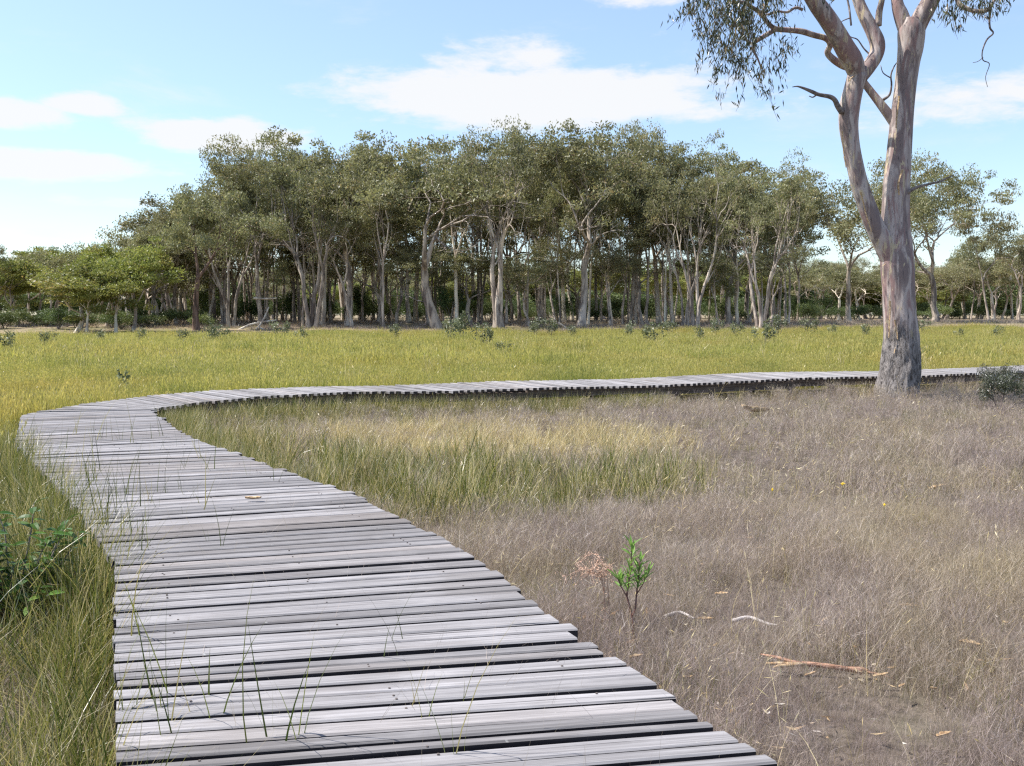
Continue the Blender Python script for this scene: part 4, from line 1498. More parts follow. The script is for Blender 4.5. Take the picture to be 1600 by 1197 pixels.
def rusty_weed():
    p = PZ(948, 1000, 0)
    root = empty('dried_weed', (p.x, p.y, gz(p.x, p.y)), 'dried rust-coloured weed with drooping feathery heads left of the green sapling', 'weed')
    r = random.Random(9)
    st = MB()
    hd = MB()
    tips = []
    for s_ in range(5):
        x0 = r.uniform(-0.03, 0.03)
        tx = -0.05 - 0.25 * r.random() if s_ < 4 else 0.02
        hgt = r.uniform(0.42, 0.58)
        pts = [(x0, r.uniform(-.03, .03), -0.02), (x0 - 0.01, 0, hgt * 0.45), (x0 - 0.01 + tx * 0.15, 0, hgt * 0.85), (x0 + tx * 0.6, r.uniform(-.08, .08), hgt), (x0 + tx * 1.1, r.uniform(-.1, .1), hgt * 0.86)]
        sp = catmull(pts, 4)
        st.tube(sp, list(np.linspace(0.004, 0.0014, len(sp))), 4)
        for i in range(len(sp) // 2, len(sp)):
            for _ in range(3):
                a = sp[i]
                b = (a[0] + r.uniform(-.07, .05), a[1] + r.uniform(-.06, .06), a[2] + r.uniform(-.07, .05))
                st.tube([a, b], [0.0013, 0.0009], 3, cap=False)
                for _ in range(5):
                    u = r.random()
                    c = [a[k] * (1 - u) + b[k] * u + r.uniform(-.012, .012) for k in range(3)]
                    s2 = r.uniform(0.003, 0.007)
                    e = [Vector((r.gauss(0, 1), r.gauss(0, 1), r.gauss(0, 1))).normalized() * s2 for _ in range(3)]
                    c = Vector(c)
                    hd.poly([c + e[0], c + e[1], c + e[2]])
                    hd.poly([c + e[0], c - e[1], c + e[2]])
    for _ in range(26):   # withered leaves low on the stem
        z = r.uniform(0.03, 0.3)
        c = Vector((r.uniform(-.03, .03), r.uniform(-.03, .03), z))
        d = Vector((r.gauss(0, 1), r.gauss(0, 1), -0.5)).normalized() * r.uniform(.015, .035)
        w = Vector((r.gauss(0, 1), r.gauss(0, 1), r.gauss(0, 1))).normalized() * 0.006
        hd.poly([c, c + d * .5 + w, c + d, c + d * .5 - w])
    link('stem', st.mesh('stem', M_RUSTWEED), None, root)
    o = link('seed_heads', hd.mesh('seed_heads', M_RUSTWEED), None, root)
    o['kind'] = 'stuff'


rusty_weed()


def broad_leaf_shrub():
    p = PZ(22, 1010, 0)
    root = empty('broad_leaved_shrub', (p.x, p.y, gz(p.x, p.y)), 'dark glossy broad-leaved shrub in the sedge left of the near boardwalk', 'shrub')
    r = random.Random(14)
    st = MB()
    paths = []
    for i in range(24):
        a = r.uniform(0, 6.28)
        q = r.uniform(0.06, 0.40)
        h = r.uniform(0.36, 0.90)
        pts = [(0.02 * math.cos(a), 0.02 * math.sin(a), -0.03), (q * .45 * math.cos(a), q * .45 * math.sin(a), h * .5), (q * .9 * math.cos(a), q * .9 * math.sin(a), h * .85), (q * 1.1 * math.cos(a + .2), q * 1.1 * math.sin(a + .2), h)]
        st.tube(pts, [0.008, 0.006, 0.004, 0.002], 5)
        paths.append(pts)
    link('stem', st.mesh('stem', M_TWIG), None, root)
    lv = leaf_variants('leaf', 0.105, 0.042, M_LEAF_B, 6, bend=0.25, fold=0.25)
    n = 0
    for pts in paths:
        for i in range(17):
            u = 0.2 + 0.8 * (i + 0.5) / 17
            f = u * 3
            j = min(2, int(f))
            w = f - j
            q = [pts[j][c] * (1 - w) + pts[j + 1][c] * w for c in range(3)]
            put_leaf(r.choice(lv), root, q, i * 2.4 + r.uniform(-.5, .5), r.uniform(-0.3, 0.8), r.uniform(-.4, .4))
    return root


broad_leaf_shrub()


def fallen_stick():
    a, b = PZ(1196, 1050, 0.035), PZ(1362, 1060, 0.03)
    c = (a + b) / 2
    root = empty('fallen_bark', (c.x, c.y, 0), 'split roll of red-brown fallen bark lying in the dry grass at the lower right', 'fallen bark')
    A, B = a - c, b - c
    A.z = B.z = 0
    d = (B - A)
    L = d.length
    d.normalize()
    n = Vector((-d.y, d.x, 0))
    def P_(s, o, z):
        return tuple(A + d * (s * L) + n * o + Vector((0, 0, z)))
    m = MB()
    m.tube([P_(0.22, 0, 0.085), P_(0.4, 0.004, 0.09), P_(0.6, -0.004, 0.085), P_(0.78, 0.0, 0.075), P_(0.9, 0.004, 0.068), P_(1.0, 0.01, 0.06)], [0.012, 0.014, 0.013, 0.012, 0.019, 0.006], 9, rough=0.25)
    link('bark_roll', m.mesh('bark_roll', M_REDSTICK, True), None, root)
    for (o0, z0, s0) in ((0.05, 0.115, -0.04), (-0.02, 0.09, 0.0), (-0.055, 0.08, 0.06)):
        m = MB()
        m.tube([P_(0.38, 0, 0.088), P_(0.25, o0 * 0.2, 0.086 + (z0 - 0.085) * 0.3), P_(0.12, o0 * 0.6, 0.086 + (z0 - 0.085) * 0.7), P_(s0, o0, z0)], [0.011, 0.011, 0.010, 0.004], 6, rough=0.25, seed=o0 * 50)
        link('splinter', m.mesh('splinter', M_REDSTICK if o0 > 0 else M_BARKBIT, True), None, root)
    m = MB()
    m.tube([P_(0.95, 0.0, 0.065), P_(1.08, -0.02, 0.06), P_(1.2, -0.05, 0.05)], [0.006, 0.004, 0.002], 5)
    link('twig_end', m.mesh('twig_end', M_REDSTICK, True), None, root)


fallen_stick()


def bark_curl(px, py, wpx, rot, mat, label, group, tall=0.045, name='bark_curl'):
    p = PZ(px, py, 0.05)
    L = wpx / FPX * p.y
    r = random.Random(px * 7 + py)
    m = MB()
    ns, nw = 8, 4
    W = L * r.uniform(0.22, 0.34)
    grid = []
    for i in range(ns + 1):
        u = i / ns
        w = W * (0.35 + 0.65 * math.sin(math.pi * min(1, max(0, u * 0.9 + 0.06)))) * (1 + r.uniform(-.25, .25))
        rowp = []
        for j in range(nw + 1):
            v = j / nw - 0.5
            rowp.append((L * (u - 0.5), v * w + 0.06 * L * math.sin(u * 4), 0.5 * w * (v * 2) ** 2 + 0.12 * L * (u - 0.5) ** 2 * 4 * r.uniform(0.6, 1.1)))
        grid.append(rowp)
    b = 0
    for i in range(ns + 1):
        for j in range(nw + 1):
            m.v.append(grid[i][j])
            m.t.append(i / ns)
            m.c.append(0.5)
    for i in range(ns):
        for j in range(nw):
            q = i * (nw + 1) + j
            m.f.append((q, q + 1, q + nw + 2, q + nw + 1))
    o = link(name, m.mesh(name, mat, True), None, None, (p.x, p.y, gz(p.x, p.y) + r.uniform(0.5, 1.0) * tall + 0.05))
    md = o.modifiers.new('thickness', 'SOLIDIFY')
    md.thickness = 0.004
    o.rotation_euler = (r.uniform(-.35, .35), r.uniform(-.25, .25), rot)
    put_props(o, label, 'bark piece', group)
    return o


GB = 'curled bark pieces in the dry grass'
curls = [
    (1102, 978, 26, 0.25, 'tan curled bark piece right of the green sapling'),
    (1045, 941, 18, 0.1, 'small orange-brown bark piece above and right of the green sapling'),
    (1128, 941, 22, -0.4, 'thin tan bark piece up and right of the sapling'),
    (1290, 984, 22, 0.9, 'pale tan bark piece above the red-brown bark roll'),
    (1418, 963, 28, -0.2, 'orange-tan bark piece at the middle of the right field'),
    (1516, 1022, 36, -0.6, 'largest tan bark curl, toward the right border'),
    (1570, 988, 22, 1.4, 'upright curl of tan bark near the right border'),
    (1376, 1070, 26, 0.1, 'tan bark piece touching the right end of the red-brown bark roll'),
    (1434, 908, 16, 1.2, 'small pale bark piece in the right field below the white flecks'),
    (1466, 768, 30, 0.2, 'pale crumpled bark piece far out in the mauve grass at the right'),
    (1474, 1170, 26, 0.2, 'dark tan bark piece near the bottom at the right'),
    (1408, 1092, 20, 0.8, 'reddish bark scrap below the right end of the bark roll'),
    (1458, 1096, 14, 0.4, 'tiny cream bark scrap right of the reddish scrap'),
    (1074, 1078, 20, 0.5, 'tan bark piece lying against the edge of the near boardwalk'),
    (994, 1040, 24, 0.4, 'tan bark piece between the green sapling and the boardwalk'),
    (1232, 872, 26, -0.5, 'brown bark piece in the middle of the mauve grass'),
    (1266, 1074, 20, 0.3, 'pale flat bark chip just below the bark roll'),
    (1180, 648, 44, 0.1, 'broad straw-pale bark heap far off in front of the big tree'),
    (1100, 895, 18, 1.0, 'thin curl of tan bark above the sapling at its right'),
    (1548, 740, 16, 0.3, 'small tan bark chip far out near the right border'),
]
for (px, py, w, rot, lb) in curls:
    bark_curl(px, py, w, rot, M_BARKBIT, lb, GB)


def pale_stick(pts, r0, label, name='bleached_stick'):
    P_ = [PZ(a, b, 0.055) for a, b in pts]
    c = P_[0]
    m = MB()
    q = catmull([(v.x - c.x, v.y - c.y, 0.01 * math.sin(i * 2)) for i, v in enumerate(P_)], 4)
    m.tube(q, list(np.linspace(r0, r0 * 0.4, len(q))), 7, rough=0.4)
    o = link(name, m.mesh(name, M_PALESTICK, True), None, None, (c.x, c.y, 0.075))
    return put_props(o, label, 'stick', None)


pale_stick([(1040, 968), (1062, 964), (1085, 970)], 0.014, 'short bleached stick just right of the green sapling')
pale_stick([(1145, 975), (1170, 972), (1200, 978), (1215, 981)], 0.013, 'longer bleached stick right of the tan bark curl')

# the withered leaf lying on the planks
p = PZ(396, 784, DECK + 0.01)
o = bark_curl(396, 784, 20, 0.1, M_BARKBIT, 'withered tan leaf curl lying on the boardwalk planks', None)
o.location = (PZ(396, 784, DECK).x, PZ(396, 784, DECK).y, DECK + 0.02)
o.rotation_euler = (0.05, 0, 0.2)

# yellow daisies
for i, (px, py, lb) in enumerate([(1317, 757, 'larger yellow daisy in the mauve grass'), (1207, 766, 'small yellow daisy left of the larger one'), (1382, 790, 'small yellow daisy right of and below the larger one')]):
    p = PZ(px, py, 0.25)
    root = empty('yellow_daisy', (p.x, p.y, 0), lb, 'flower', 'yellow daisies in the dry field')
    m = MB()
    m.tube([(0, 0, 0), (0.01, 0, 0.13), (0, 0, 0.25)], [0.003, 0.0025, 0.002], 4)
    link('stem', m.mesh('stem', M_SEDGE), None, root)
    m = MB()
    s = 0.030 if i == 0 else 0.018
    for k in range(10):
        a = k * 0.628
        m.poly([(0, 0, 0.25), (s * .6 * math.cos(a - .2), s * .6 * math.sin(a - .2), 0.262), (s * math.cos(a), s * math.sin(a), 0.258), (s * .6 * math.cos(a + .2), s * .6 * math.sin(a + .2), 0.262)])
    m.tube([(0, 0, 0.245), (0, 0, 0.262), (0, 0, 0.270)], [s * .4, s * .4, s * .2], 7)
    link('flower_head', m.mesh('flower_head', M_YELLOW), None, root)

# fallen branches at the foot of the left part of the grove
for i, (pts, lb) in enumerate([
    ([(372, 516), (395, 506), (432, 500)], 'longest fallen grey branch at the foot of the pinkish stems'),
    ([(398, 518), (410, 502), (420, 480)], 'fallen branch propped upright against the pinkish stems'),
    ([(396, 466), (415, 467), (432, 466)], 'pale horizontal dead branch caught between trunks at the left of the grove'),
    ([(404, 512), (420, 517), (446, 520)], 'low pale fallen branch on the meadow edge'),
    ([(872, 505), (884, 512), (892, 519)], 'leaning dead branch left of the vee-forked trunk'),
]):
    D = 104
    P_ = [PY(a, b, D + (0.6 * k if i != 2 else 0)) for k, (a, b) in enumerate(pts)]
    c = P_[0]
    m = MB()
    q = catmull([(v.x - c.x, v.y - c.y, v.z - c.z) for v in P_], 4)
    m.tube(q, list(np.linspace(0.13, 0.07, len(q))), 6, rough=0.2)
    o = link('fallen_branch', m.mesh('fallen_branch', M_BARK_P, True), None, None, c)
    put_props(o, lb, 'branch', None)


# ------------------------------------------------------------------ grasses (nobody could count them)
def tuft_mesh(name, seed, n, h, w, spread, lean, curl, mat, segs=3, tints=(0, 1), heads=0.0, headsize=(0.05, 0.006), flat=1.0):
    r = np.random.default_rng(seed)
    m = MB()
    for _ in range(n):
        a = r.uniform(0, 2 * math.pi)
        q = spread * math.sqrt(r.random())
        ra = r.uniform(0, 2 * math.pi)
        hh = h * r.uniform(0.5, 1.15)
        tn = float(np.clip(r.uniform(*tints), 0, 1))
        ln = abs(r.normal(0, lean))
        cu = r.normal(curl, curl * 0.6)
        m.blade((q * math.cos(ra), q * math.sin(ra), -0.01), a, ln, hh, w * r.uniform(0.7, 1.3), segs, cu, tn, twist=r.uniform(0, math.pi))
        if r.random() < heads:   # seed head: small lens at the tip
            t = m.v[-1]
            v1 = np.array(m.v[-3])
            tip = np.array(t)
            d = tip - v1
            d = d / max(1e-6, np.linalg.norm(d))
            sdv = np.cross(d, r.normal(size=3))
            sdv = sdv / np.linalg.norm(sdv)
            L, W = headsize[0] * r.uniform(0.7, 1.2), headsize[1]
            e = tip + d * L
            mid = tip + d * L * 0.4
            m.poly([tuple(tip - d * L * 0.3), tuple(mid + sdv * W), tuple(e), tuple(mid - sdv * W)], tn, [1, 1, 1, 1])
    return m.mesh(name, mat)


def wispy_tuft(name, seed, n, h, mat, w=0.0018):
    """dry panicle grass: thin stalks that break into fine spreading hairs"""
    r = np.random.default_rng(seed)
    m = MB()
    for _ in range(n):
        a = r.uniform(0, 2 * math.pi)
        ra = r.uniform(0, 2 * math.pi)
        q = 0.10 * math.sqrt(r.random())
        hh = h * r.uniform(0.55, 1.1)
        tn = float(np.clip(r.normal(0.42, 0.28), 0, 0.93))
        m.blade((q * math.cos(ra), q * math.sin(ra), -0.01), a, abs(r.normal(0, 0.50)), hh, w, 3, r.normal(0.12, 0.35), tn, twist=r.uniform(0, 3.14))
        top = np.array(m.v[-1])
        mid = np.array(m.v[-3])
        for _ in range(int(r.integers(2, 5))):
            u = r.random()
            p = mid * (1 - u) + top * u
            m.blade(tuple(p), r.uniform(0, 6.28), r.uniform(0.25, 1.3), hh * r.uniform(0.2, 0.42), w * 0.75, 2, r.normal(0.0, 0.2), tn, twist=r.uniform(0, 3.14))
            m.t[-5:] = [0.8] * 5
    for _ in range(n):    # short leaf blades at the base
        a = r.uniform(0, 2 * math.pi)
        ra = r.uniform(0, 2 * math.pi)
        q = 0.12 * math.sqrt(r.random())
        tn = 1.0 if r.random() < 0.16 else float(np.clip(r.normal(0.45, 0.3), 0, 0.95))
        m.blade((q * math.cos(ra), q * math.sin(ra), -0.01), a, abs(r.normal(0.3, 0.4)), h * r.uniform(0.25, 0.6), w * 1.3, 2, r.normal(0.35, 0.4), tn, twist=r.uniform(0, 3.14))
    return m.mesh(name, mat)


def scatter(name, pts, scl, sources, label, tilt=0.12, lean_to=None):
    """one stuff object: points with an instance each"""
    n = len(pts)
    r = np.random.default_rng(abs(hash(name)) % 1000 if False else len(name) * 31 + n % 97)
    coll = bpy.data.collections.new(name + '_pieces')
    for i, me in enumerate(sources):
        o = bpy.data.objects.new('%s_piece_%02d' % (name, i), me)
        coll.objects.link(o)
    me = bpy.data.meshes.new(name)
    me.vertices.add(n)
    me.vertices.foreach_set('co', pts.astype(np.float32).ravel())
    rot = np.stack([r.normal(0, tilt, n), r.normal(0, tilt, n), r.uniform(0, 2 * math.pi, n)], axis=1)
    a = me.attributes.new('rot', 'FLOAT_VECTOR', 'POINT')
    a.data.foreach_set('vector', rot.astype(np.float32).ravel())
    a = me.attributes.new('scl', 'FLOAT', 'POINT')
    a.data.foreach_set('value', scl.astype(np.float32))
    a = me.attributes.new('idx', 'INT', 'POINT')
    a.data.foreach_set('value', r.integers(0, len(sources), n).astype(np.int32))
    o = bpy.data.objects.new(name, me)
    C.objects.link(o)
    put_props(o, label, 'grass', None, 'stuff')
    ng = bpy.data.node_groups.new(name + '_scatter', 'GeometryNodeTree')
    ng.interface.new_socket('Geometry', in_out='INPUT', socket_type='NodeSocketGeometry')
    ng.interface.new_socket('Geometry', in_out='OUTPUT', socket_type='NodeSocketGeometry')
    N = ng.nodes
    gi, go = N.new('NodeGroupInput'), N.new('NodeGroupOutput')
    iop = N.new('GeometryNodeInstanceOnPoints')
    ci = N.new('GeometryNodeCollectionInfo')
    ci.inputs['Collection'].default_value = coll
    ci.inputs['Separate Children'].default_value = True
    ci.inputs['Reset Children'].default_value = True

    def na(nm, typ):
        q = N.new('GeometryNodeInputNamedAttribute')
        q.data_type = typ
        q.inputs['Name'].default_value = nm
        return next(s for s in q.outputs if s.enabled and s.name == 'Attribute')
    L = ng.links
    L.new(gi.outputs[0], iop.inputs['Points'])
    L.new(ci.outputs[0], iop.inputs['Instance'])
    iop.inputs['Pick Instance'].default_value = True
    L.new(na('idx', 'INT'), iop.inputs['Instance Index'])
    e2r = N.new('FunctionNodeEulerToRotation')
    L.new(na('rot', 'FLOAT_VECTOR'), e2r.inputs[0])
    L.new(e2r.outputs[0], iop.inputs['Rotation'])
    L.new(na('scl', 'FLOAT'), iop.inputs['Scale'])
    L.new(iop.outputs[0], go.inputs[0])
    md = o.modifiers.new('scatter', 'NODES')
    md.node_group = ng
    return o


def sample(n, y0, y1, power=0.0, xmargin=3.0, slope=0.58):
    """random ground points in the wedge the view can see, a little wider; power>0 puts more of them near"""
    u = rng.random(n)
    if power == 0:
        y = np.sqrt(y0 ** 2 + u * (y1 ** 2 - y0 ** 2))
    else:
        e = 2 - power
        y = (y0 ** e + u * (y1 ** e - y0 ** e)) ** (1 / e) if abs(e) > 1e-6 else y0 * (y1 / y0) ** u
    x = rng.uniform(-1, 1, n) * (y * slope + xmargin)
    return np.stack([x, y], axis=1)


def with_z(P):
    return np.column_stack([P, [gz(x, y) for x, y in P]])


def blob(P, cx, cy, rx, ry):
    return ((P[:, 0] - cx) / rx) ** 2 + ((P[:, 1] - cy) / ry) ** 2


def field_noise(P, s, o=0.0):
    return np.array([mnoise.noise(Vector((x * s + o, y * s, 5.0 + o))) for x, y in P])


o = scatter('far_wood', young_pts, rng.uniform(2.4, 4.4, len(young_pts)), far_src, 'far wood behind the grove', 0.05)
o['category'] = 'wood'
# meadow
mt = [tuft_mesh('meadow_tuft', 200 + i, 34, 0.50, 0.011, 0.17, 0.16, 0.30, M_MEADOW, 3, (0.1, 0.98), 0.3, (0.05, 0.007)) for i in range(5)]
mtf = [tuft_mesh('meadow_tuft', 210 + i, 30, 0.52, 0.028, 0.42, 0.16, 0.28, M_MEADOW, 3, (0.1, 0.98), 0.25, (0.07, 0.014)) for i in range(4)]
P = sample(36000, 6.5, 34, 0.6, 5)
P = P[~inner(P) & ~on_deck(P, 0.10)]
P = P[~((P[:, 0] < 0) & (P[:, 1] < 12.0 + 1.5 * field_noise(P, 0.4)))]
s = rng.uniform(0.7, 1.2, len(P)) * (1 + 0.45 * field_noise(P, 0.35))
scatter('meadow_grass', with_z(P), s, mt, 'yellow-green sedge meadow beyond the boardwalk')
P = sample(42000, 32, 104, 1.0, 6, 0.60)
edge = 93 + 12 * np.clip((P[:, 0] - 5) / 40, 0, 1) - 9.5 * np.clip((-14 - P[:, 0]) / 6, 0, 1) + 6 * np.clip((-44 - P[:, 0]) / 3, 0, 1) + 4 * field_noise(P, 0.08)
P = P[P[:, 1] < edge]
s = rng.uniform(0.65, 1.25, len(P)) * (1 + 0.5 * field_noise(P, 0.16))
scatter('far_meadow_grass', with_z(P), s, mtf, 'far part of the yellow-green sedge meadow in front of the grove')

rd = [tuft_mesh('reed_tuft', 215 + i, 14, 0.85, 0.016, 0.3, 0.22, 0.35, M_STRAW if i == 2 else M_MEADOW, 3, (0.3, 1.0), 0.5, (0.09, 0.012)) for i in range(3)]
P = sample(2600, 17, 92, 1.0, 6, 0.60)
P = P[~inner(P) & ~on_deck(P, 1.0) & (field_noise(P, 0.13, 9) > 0.02)]
scatter('meadow_reeds', with_z(P), rng.uniform(0.6, 1.15, len(P)), rd, 'taller seeding reeds standing out of the meadow in drifts')

# dry fringe between meadow and trees
P = sample(12000, 84, 150, 0.6, 6, 0.62)
P = P[P[:, 1] > 87 + 4 * field_noise(P, 0.1, 2) + 12 * np.clip((P[:, 0] - 5) / 40, -0.35, 1)]
P = P[(field_noise(P, 0.09, 4) > -0.25) & ((P[:, 0] > -16) | (P[:, 1] > 104))]
fr = [tuft_mesh('fringe_tuft', 220 + i, 26, 0.42, 0.03, 0.45, 0.35, 0.4, M_DRY, 2, (0, 0.9)) for i in range(3)]
scatter('fringe_grass', with_z(P), rng.uniform(0.4, 1.15, len(P)), fr, 'dry brownish grass along the foot of the grove')

# dry mauve grass in the inner field
dn = [wispy_tuft('dry_tuft', 230 + i, 26, 0.26, M_DRY, 0.0016) for i in range(8)]
df = [wispy_tuft('dry_tuft', 240 + i, 26, 0.30, M_DRY, 0.0034) for i in range(6)]


def sedge_weight(P):
    w = np.zeros(len(P))
    for (cx, cy, rx, ry, k) in ((-0.7, 10.4, 2.2, 1.9, 1.0), (0.7, 11.0, 1.6, 1.3, 0.7), (-2.3, 12.0, 1.5, 1.5, 0.8), (-4.0, 14.6, 1.2, 2.0, 0.9), (-3.6, 17.6, 2.4, 0.9, 0.8)):
        w = np.maximum(w, k * np.clip(1.35 - blob(P, cx, cy, rx, ry), 0, 1))
    return np.clip(w, 0, 1)


P = sample(17000, 2.2, 9.5, 0.5, 2.0)
P = P[inner(P) & ~on_deck(P, 0.03)]
P = P[rng.random(len(P)) > 0.5 * sedge_weight(P)]
st_ = np.array([(PZ(a_, b_, 0).x, PZ(a_, b_, 0).y) for a_, b_ in [(1200 + 20 * k_, 1050 + k_) for k_ in range(9)]])
P = P[np.min(np.linalg.norm(P[:, None, :] - (st_ + np.array([0, -0.06]))[None], axis=2), axis=1) > 0.07]
P = P[(field_noise(P, 1.3, 7) > -0.34) | (rng.random(len(P)) < 0.55)]
P = P[rng.random(len(P)) < 0.9]
s = rng.uniform(0.4, 1.25, len(P)) * (1 + 0.7 * field_noise(P, 1.0))
scatter('dry_grass', with_z(P), s, dn, 'fine mauve-brown dry grass filling the field right of the boardwalk')
P = sample(17000, 9, 40, 0.9, 3.0)
P = P[inner(P) & ~on_deck(P, 0.10)]
P = P[rng.random(len(P)) > np.maximum(0.85 * sedge_weight(P), 0.45 * np.clip(1.3 - blob(P, -0.6, 15.0, 3.6, 2.2), 0, 1))]
s = rng.uniform(0.55, 1.15, len(P)) * (1 + 0.5 * field_noise(P, 0.5))
scatter('far_dry_grass', with_z(P), s, df, 'mauve-brown dry grass in front of the far boardwalk')
lowt = [tuft_mesh('low_tuft', 410 + i, 20, 0.24, 0.0034, 0.07, 0.45, 0.7, M_SEDGE, 3, (0.1, 0.95)) for i in range(5)]
P = sample(4200, 2.4, 22, 0.6, 2.0)
P = P[inner(P) & ~on_deck(P, 0.04) & (field_noise(P, 0.9, 21) > 0.08)]
scatter('low_sedge', with_z(P), rng.uniform(0.5, 1.25, len(P)), lowt, 'low olive and brown tufts scattered through the dry grass')
# dry patches on the left of the path too
P = sample(6500, 2.2, 9, 0.5, 2.0)
P = P[~inner(P) & ~on_deck(P, 0.05) & (P[:, 0] < 0)]
scatter('left_dry_grass', with_z(P), rng.uniform(0.7, 1.2, len(P)), dn, 'dry grass between the sedges left of the boardwalk')

# green sedges
sg = [tuft_mesh('sedge_tuft', 250 + i, 22, 0.66, 0.0062, 0.10, 0.40, 0.65, M_SEDGE, 4, (0.0, 1.0)) for i in range(8)]
sf = [tuft_mesh('sedge_tuft', 260 + i, 24, 0.52, 0.0085, 0.12, 0.30, 0.5, M_SEDGE, 3, (0.15, 1.05)) for i in range(6)]
P = sample(24000, 2.0, 13.5, 0.5, 2.5)
P = P[~inner(P) & ~on_deck(P, 0.04) & (P[:, 0] < 1)]
dens = 0.72 + 0.55 * field_noise(P, 0.9, 2) - 0.75 * np.clip(1.2 - blob(P, -2.0, 4.2, 0.9, 0.8), 0, 1)
P = P[rng.random(len(P)) < dens]
sh_ = PZ(22, 1010, 0)
P = P[(blob(P, sh_.x + 0.05, sh_.y - 0.1, 0.50, 0.55) > 1) | (rng.random(len(P)) < 0.25)]
s = rng.uniform(0.5, 1.25, len(P)) * np.where(P[:, 1] < 8, 1.0, 0.88)
scatter('sedge', with_z(P), s, sg, 'tangled dark green and straw sedge left of the near boardwalk')
P = sample(16000, 6.5, 22, 0.6, 2.0)
w = sedge_weight(P)
P = P[inner(P) & ~on_deck(P, 0.06) & (rng.random(len(P)) < w * (0.62 + 0.9 * field_noise(P, 1.3, 6)))]
s = rng.uniform(0.45, 1.15, len(P)) * np.where(P[:, 1] > 14.0, 0.68, 1.0) * (1 + 0.5 * field_noise(P, 1.1))
scatter('inner_sedge', with_z(P), s, sf, 'green and tawny sedge in the bend of the boardwalk')
# fringe of rough grass along the front of the far boardwalk
P = sample(9000, 14, 40, 0.4, 3.0)
near_deck = on_deck(P, 1.6) & ~on_deck(P, 0.06) & inner(P)
P = P[near_deck]
P = P[rng.random(len(P)) < 0.55]
scatter('deck_fringe_grass', with_z(P), rng.uniform(0.35, 0.85, len(P)), sf[:2] + [tuft_mesh('straw_tuft', 270 + i, 20, 0.5, 0.008, 0.12, 0.3, 0.5, M_STRAW, 3) for i in range(3)], 'rough grass growing up along the front of the far boardwalk')

ex = []
for _ in range(1500):
    s_ = cum[8] + (cum[17] - cum[8]) * rng.random() ** 1.25
    a_ = np.array([np.interp(s_, cum, SL[:, k]) for k in (0, 1)])
    b_ = np.array([np.interp(s_, cum, SR[:, k]) for k in (0, 1)])
    d_ = (b_ - a_) / np.linalg.norm(b_ - a_)
    q_ = b_ + d_ * (0.08 + abs(rng.normal(0, 0.35)))
    ex.append((q_[0], q_[1], gz(q_[0], q_[1])))
ex = np.array(ex)
ex = ex[~on_deck(ex, 0.02)]
scatter('bend_sedge', ex, rng.uniform(0.55, 1.05, len(ex)) * np.interp(ex[:, 0], [-5, 2, 8], [1.0, 0.75, 0.6]), sf, 'green and tawny sedge along the inner edge of the bend')

# straw-coloured seeding stems
ss = [tuft_mesh('straw_stem', 280 + i, 3, 0.55, 0.0032, 0.03, 0.3, 1.0, M_STRAW, 6, (0, 1), 0.9, (0.05, 0.0028)) for i in range(8)]
sl = [tuft_mesh('straw_stem', 290 + i, 4, 0.52, 0.0060, 0.06, 0.35, 1.0, M_STRAW, 5, (0, 1), 0.9, (0.06, 0.005)) for i in range(6)]
P = sample(1900, 2.6, 11, 0.3, 2.0)
P = P[inner(P) & ~on_deck(P, 0.05)]
scatter('straw_stems', with_z(P), rng.uniform(0.5, 1.0, len(P)), ss, 'scattered pale seeding grass stems in the near dry grass')
P = sample(3600, 9, 30, 0.5, 3.0)
kk = np.clip(1.3 - blob(P, -0.6, 15.2, 4.0, 2.6), 0, 1)
P = P[inner(P) & ~on_deck(P, 0.06) & (rng.random(len(P)) < 0.34 + 0.66 * kk)]
scatter('far_straw_stems', with_z(P), rng.uniform(0.55, 1.0, len(P)), sl, 'pale straw grass stems in the field before the far boardwalk')
P = sample(9000, 12, 22, 0.2, 2.0)
P = P[inner(P) & ~on_deck(P, 0.08)]
kk = np.clip(1.3 - blob(P, -0.6, 15.0, 3.6, 2.2), 0, 1)
P = P[rng.random(len(P)) < kk * np.clip(0.55 + 1.5 * field_noise(P, 0.8, 15) + 0.22, 0, 1)]
scatter('straw_grass', with_z(P), rng.uniform(0.6, 1.0, len(P)), [tuft_mesh('straw_tuft', 300 + i, 22, 0.42, 0.009, 0.14, 0.5, 0.8, M_STRAW, 3) for i in range(4)], 'pale straw grass patch in the bend of the boardwalk')

ex = []
for _ in range(900):
    s_ = rng.uniform(cum[1], cum[9])
    a_ = np.array([np.interp(s_, cum, SL[:, k]) for k in (0, 1)])
    b_ = np.array([np.interp(s_, cum, SR[:, k]) for k in (0, 1)])
    d_ = (a_ - b_) / np.linalg.norm(a_ - b_)
    q_ = a_ + d_ * (0.06 + abs(rng.normal(0, 0.22)))
    if rng.random() < (1.0 if q_[1] > 5.6 else 0.45):
        ex.append((q_[0], q_[1], gz(q_[0], q_[1])))
ex = np.array(ex)
scatter('edge_sedge', ex, rng.uniform(0.75, 1.35, len(ex)) * np.where(ex[:, 1] > 5.6, 1.0, 0.75), sg, 'tall sedge leaning over the left edge of the near boardwalk', 0.2)

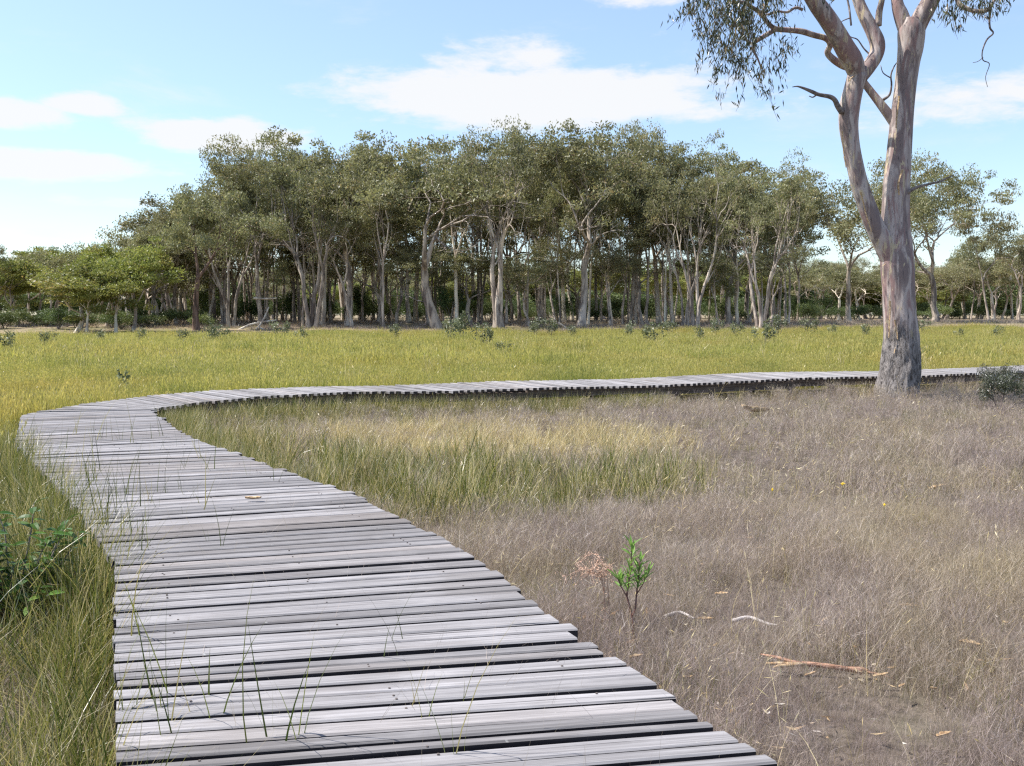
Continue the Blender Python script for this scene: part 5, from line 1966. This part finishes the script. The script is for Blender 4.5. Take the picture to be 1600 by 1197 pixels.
# blades rising through and over the planks on the left
spots = []
for (px, py, n, sp) in [(80, 760, 16, 45), (110, 790, 16, 40), (150, 745, 12, 40), (170, 830, 14, 35), (200, 800, 16, 45), (220, 850, 8, 30), (250, 770, 8, 45), (60, 720, 12, 30), (130, 700, 8, 40), (205, 690, 5, 30), (330, 860, 2, 20), (320, 790, 5, 60), (400, 730, 5, 60),
                        (240, 1110, 3, 25), (430, 1160, 5, 25), (330, 1140, 2, 40), (700, 1120, 3, 60), (700, 1190, 2, 20), (280, 1140, 3, 30), (620, 1050, 2, 80), (195, 1120, 4, 15), (260, 690, 6, 40), (300, 720, 6, 40), (190, 960, 2, 10), (215, 1000, 2, 10)]:
    for _ in range(n):
        q = PZ(px + random.gauss(0, sp * 0.5), py + random.gauss(0, sp * 0.3), DECK - 0.04)
        spots.append((q.x, q.y, DECK - 0.06))
def snap(p):
    best = None
    for a, b in GAPS:
        d = b - a
        L2 = float(d @ d)
        u = float(np.clip(((p[0] - a[0]) * d[0] + (p[1] - a[1]) * d[1]) / L2, 0.02, 0.98))
        q = a + d * u
        e = (q[0] - p[0]) ** 2 + (q[1] - p[1]) ** 2
        if best is None or e < best[0]:
            best = (e, q)
    return (best[1][0], best[1][1], p[2])


spots = [snap(p) if on_deck(np.array([[p[0], p[1]]]), -0.02)[0] else p for p in spots]
ob = [tuft_mesh('deck_blade', 310 + i, 2, 0.42, 0.0052, 0.05, 0.25, 0.35, M_SEDGE, 4, (0.0, 0.8)) for i in range(7)]
scatter('deck_blades', np.array(spots), rng.uniform(0.6, 1.5, len(spots)), ob, 'green sedge blades sticking up through the gaps of the boardwalk', 0.1)
# fine dead hairs lying over the planks
P = np.array([[SL[:, 0].min(), 0]])
pts = []
for _ in range(420):
    s_ = rng.uniform(cum[1], cum[9])
    u = rng.random() ** 0.8
    a = np.array([np.interp(s_, cum, SL[:, k]) for k in (0, 1)])
    b = np.array([np.interp(s_, cum, SR[:, k]) for k in (0, 1)])
    q = a * (1 - u) + b * u
    pts.append((q[0], q[1], DECK + 0.004))
hb = [tuft_mesh('dead_hair', 330 + i, 2, 0.26, 0.0012, 0.06, 0.9, 0.6, M_DRY, 3, (0.2, 0.9)) for i in range(5)]
scatter('wispy_grass', np.array(pts), rng.uniform(0.5, 1.2, len(pts)), hb, 'thin dead grass wisps over the planks', 0.3)

# small litter in the dry field
def flakes(seed):
    r = np.random.default_rng(seed)
    n = 7
    cen = np.column_stack([r.normal(0, 0.13, n), r.normal(0, 0.13, n), r.uniform(0.02, 0.10, n)])
    al = unit(np.column_stack([r.normal(size=(n, 2)), r.normal(0, 0.2, n)]))
    sd_ = unit(np.cross(al, np.array([0, 0, 1.0]) + r.normal(0, 0.5, (n, 3))))
    return leaf_mesh('litter_leaf', cen, al, sd_, r.uniform(0.03, 0.09, n), r.uniform(0.01, 0.022, n), r.uniform(0, 1, n), M_LITTER)


M_LITTER = foliage_mat('dead_leaf', [(0, (0.22, 0.135, 0.075)), (0.4, (0.40, 0.28, 0.16)), (0.8, (0.52, 0.43, 0.30)), (1, (0.62, 0.58, 0.54))], 0.15, 0.05, 0.5, 0.2)
P = sample(1100, 2.5, 16, 0.5, 2.0)
P = P[inner(P) & ~on_deck(P, 0.0)]
P = P[(field_noise(P, 0.7, 11) + 0.6 * field_noise(P, 2.0, 3) > 0.02)]
scatter('leaf_litter', with_z(P), rng.uniform(0.5, 1.1, len(P)), [flakes(i) for i in range(5)], 'small dead leaves and bark flakes in the dry grass')
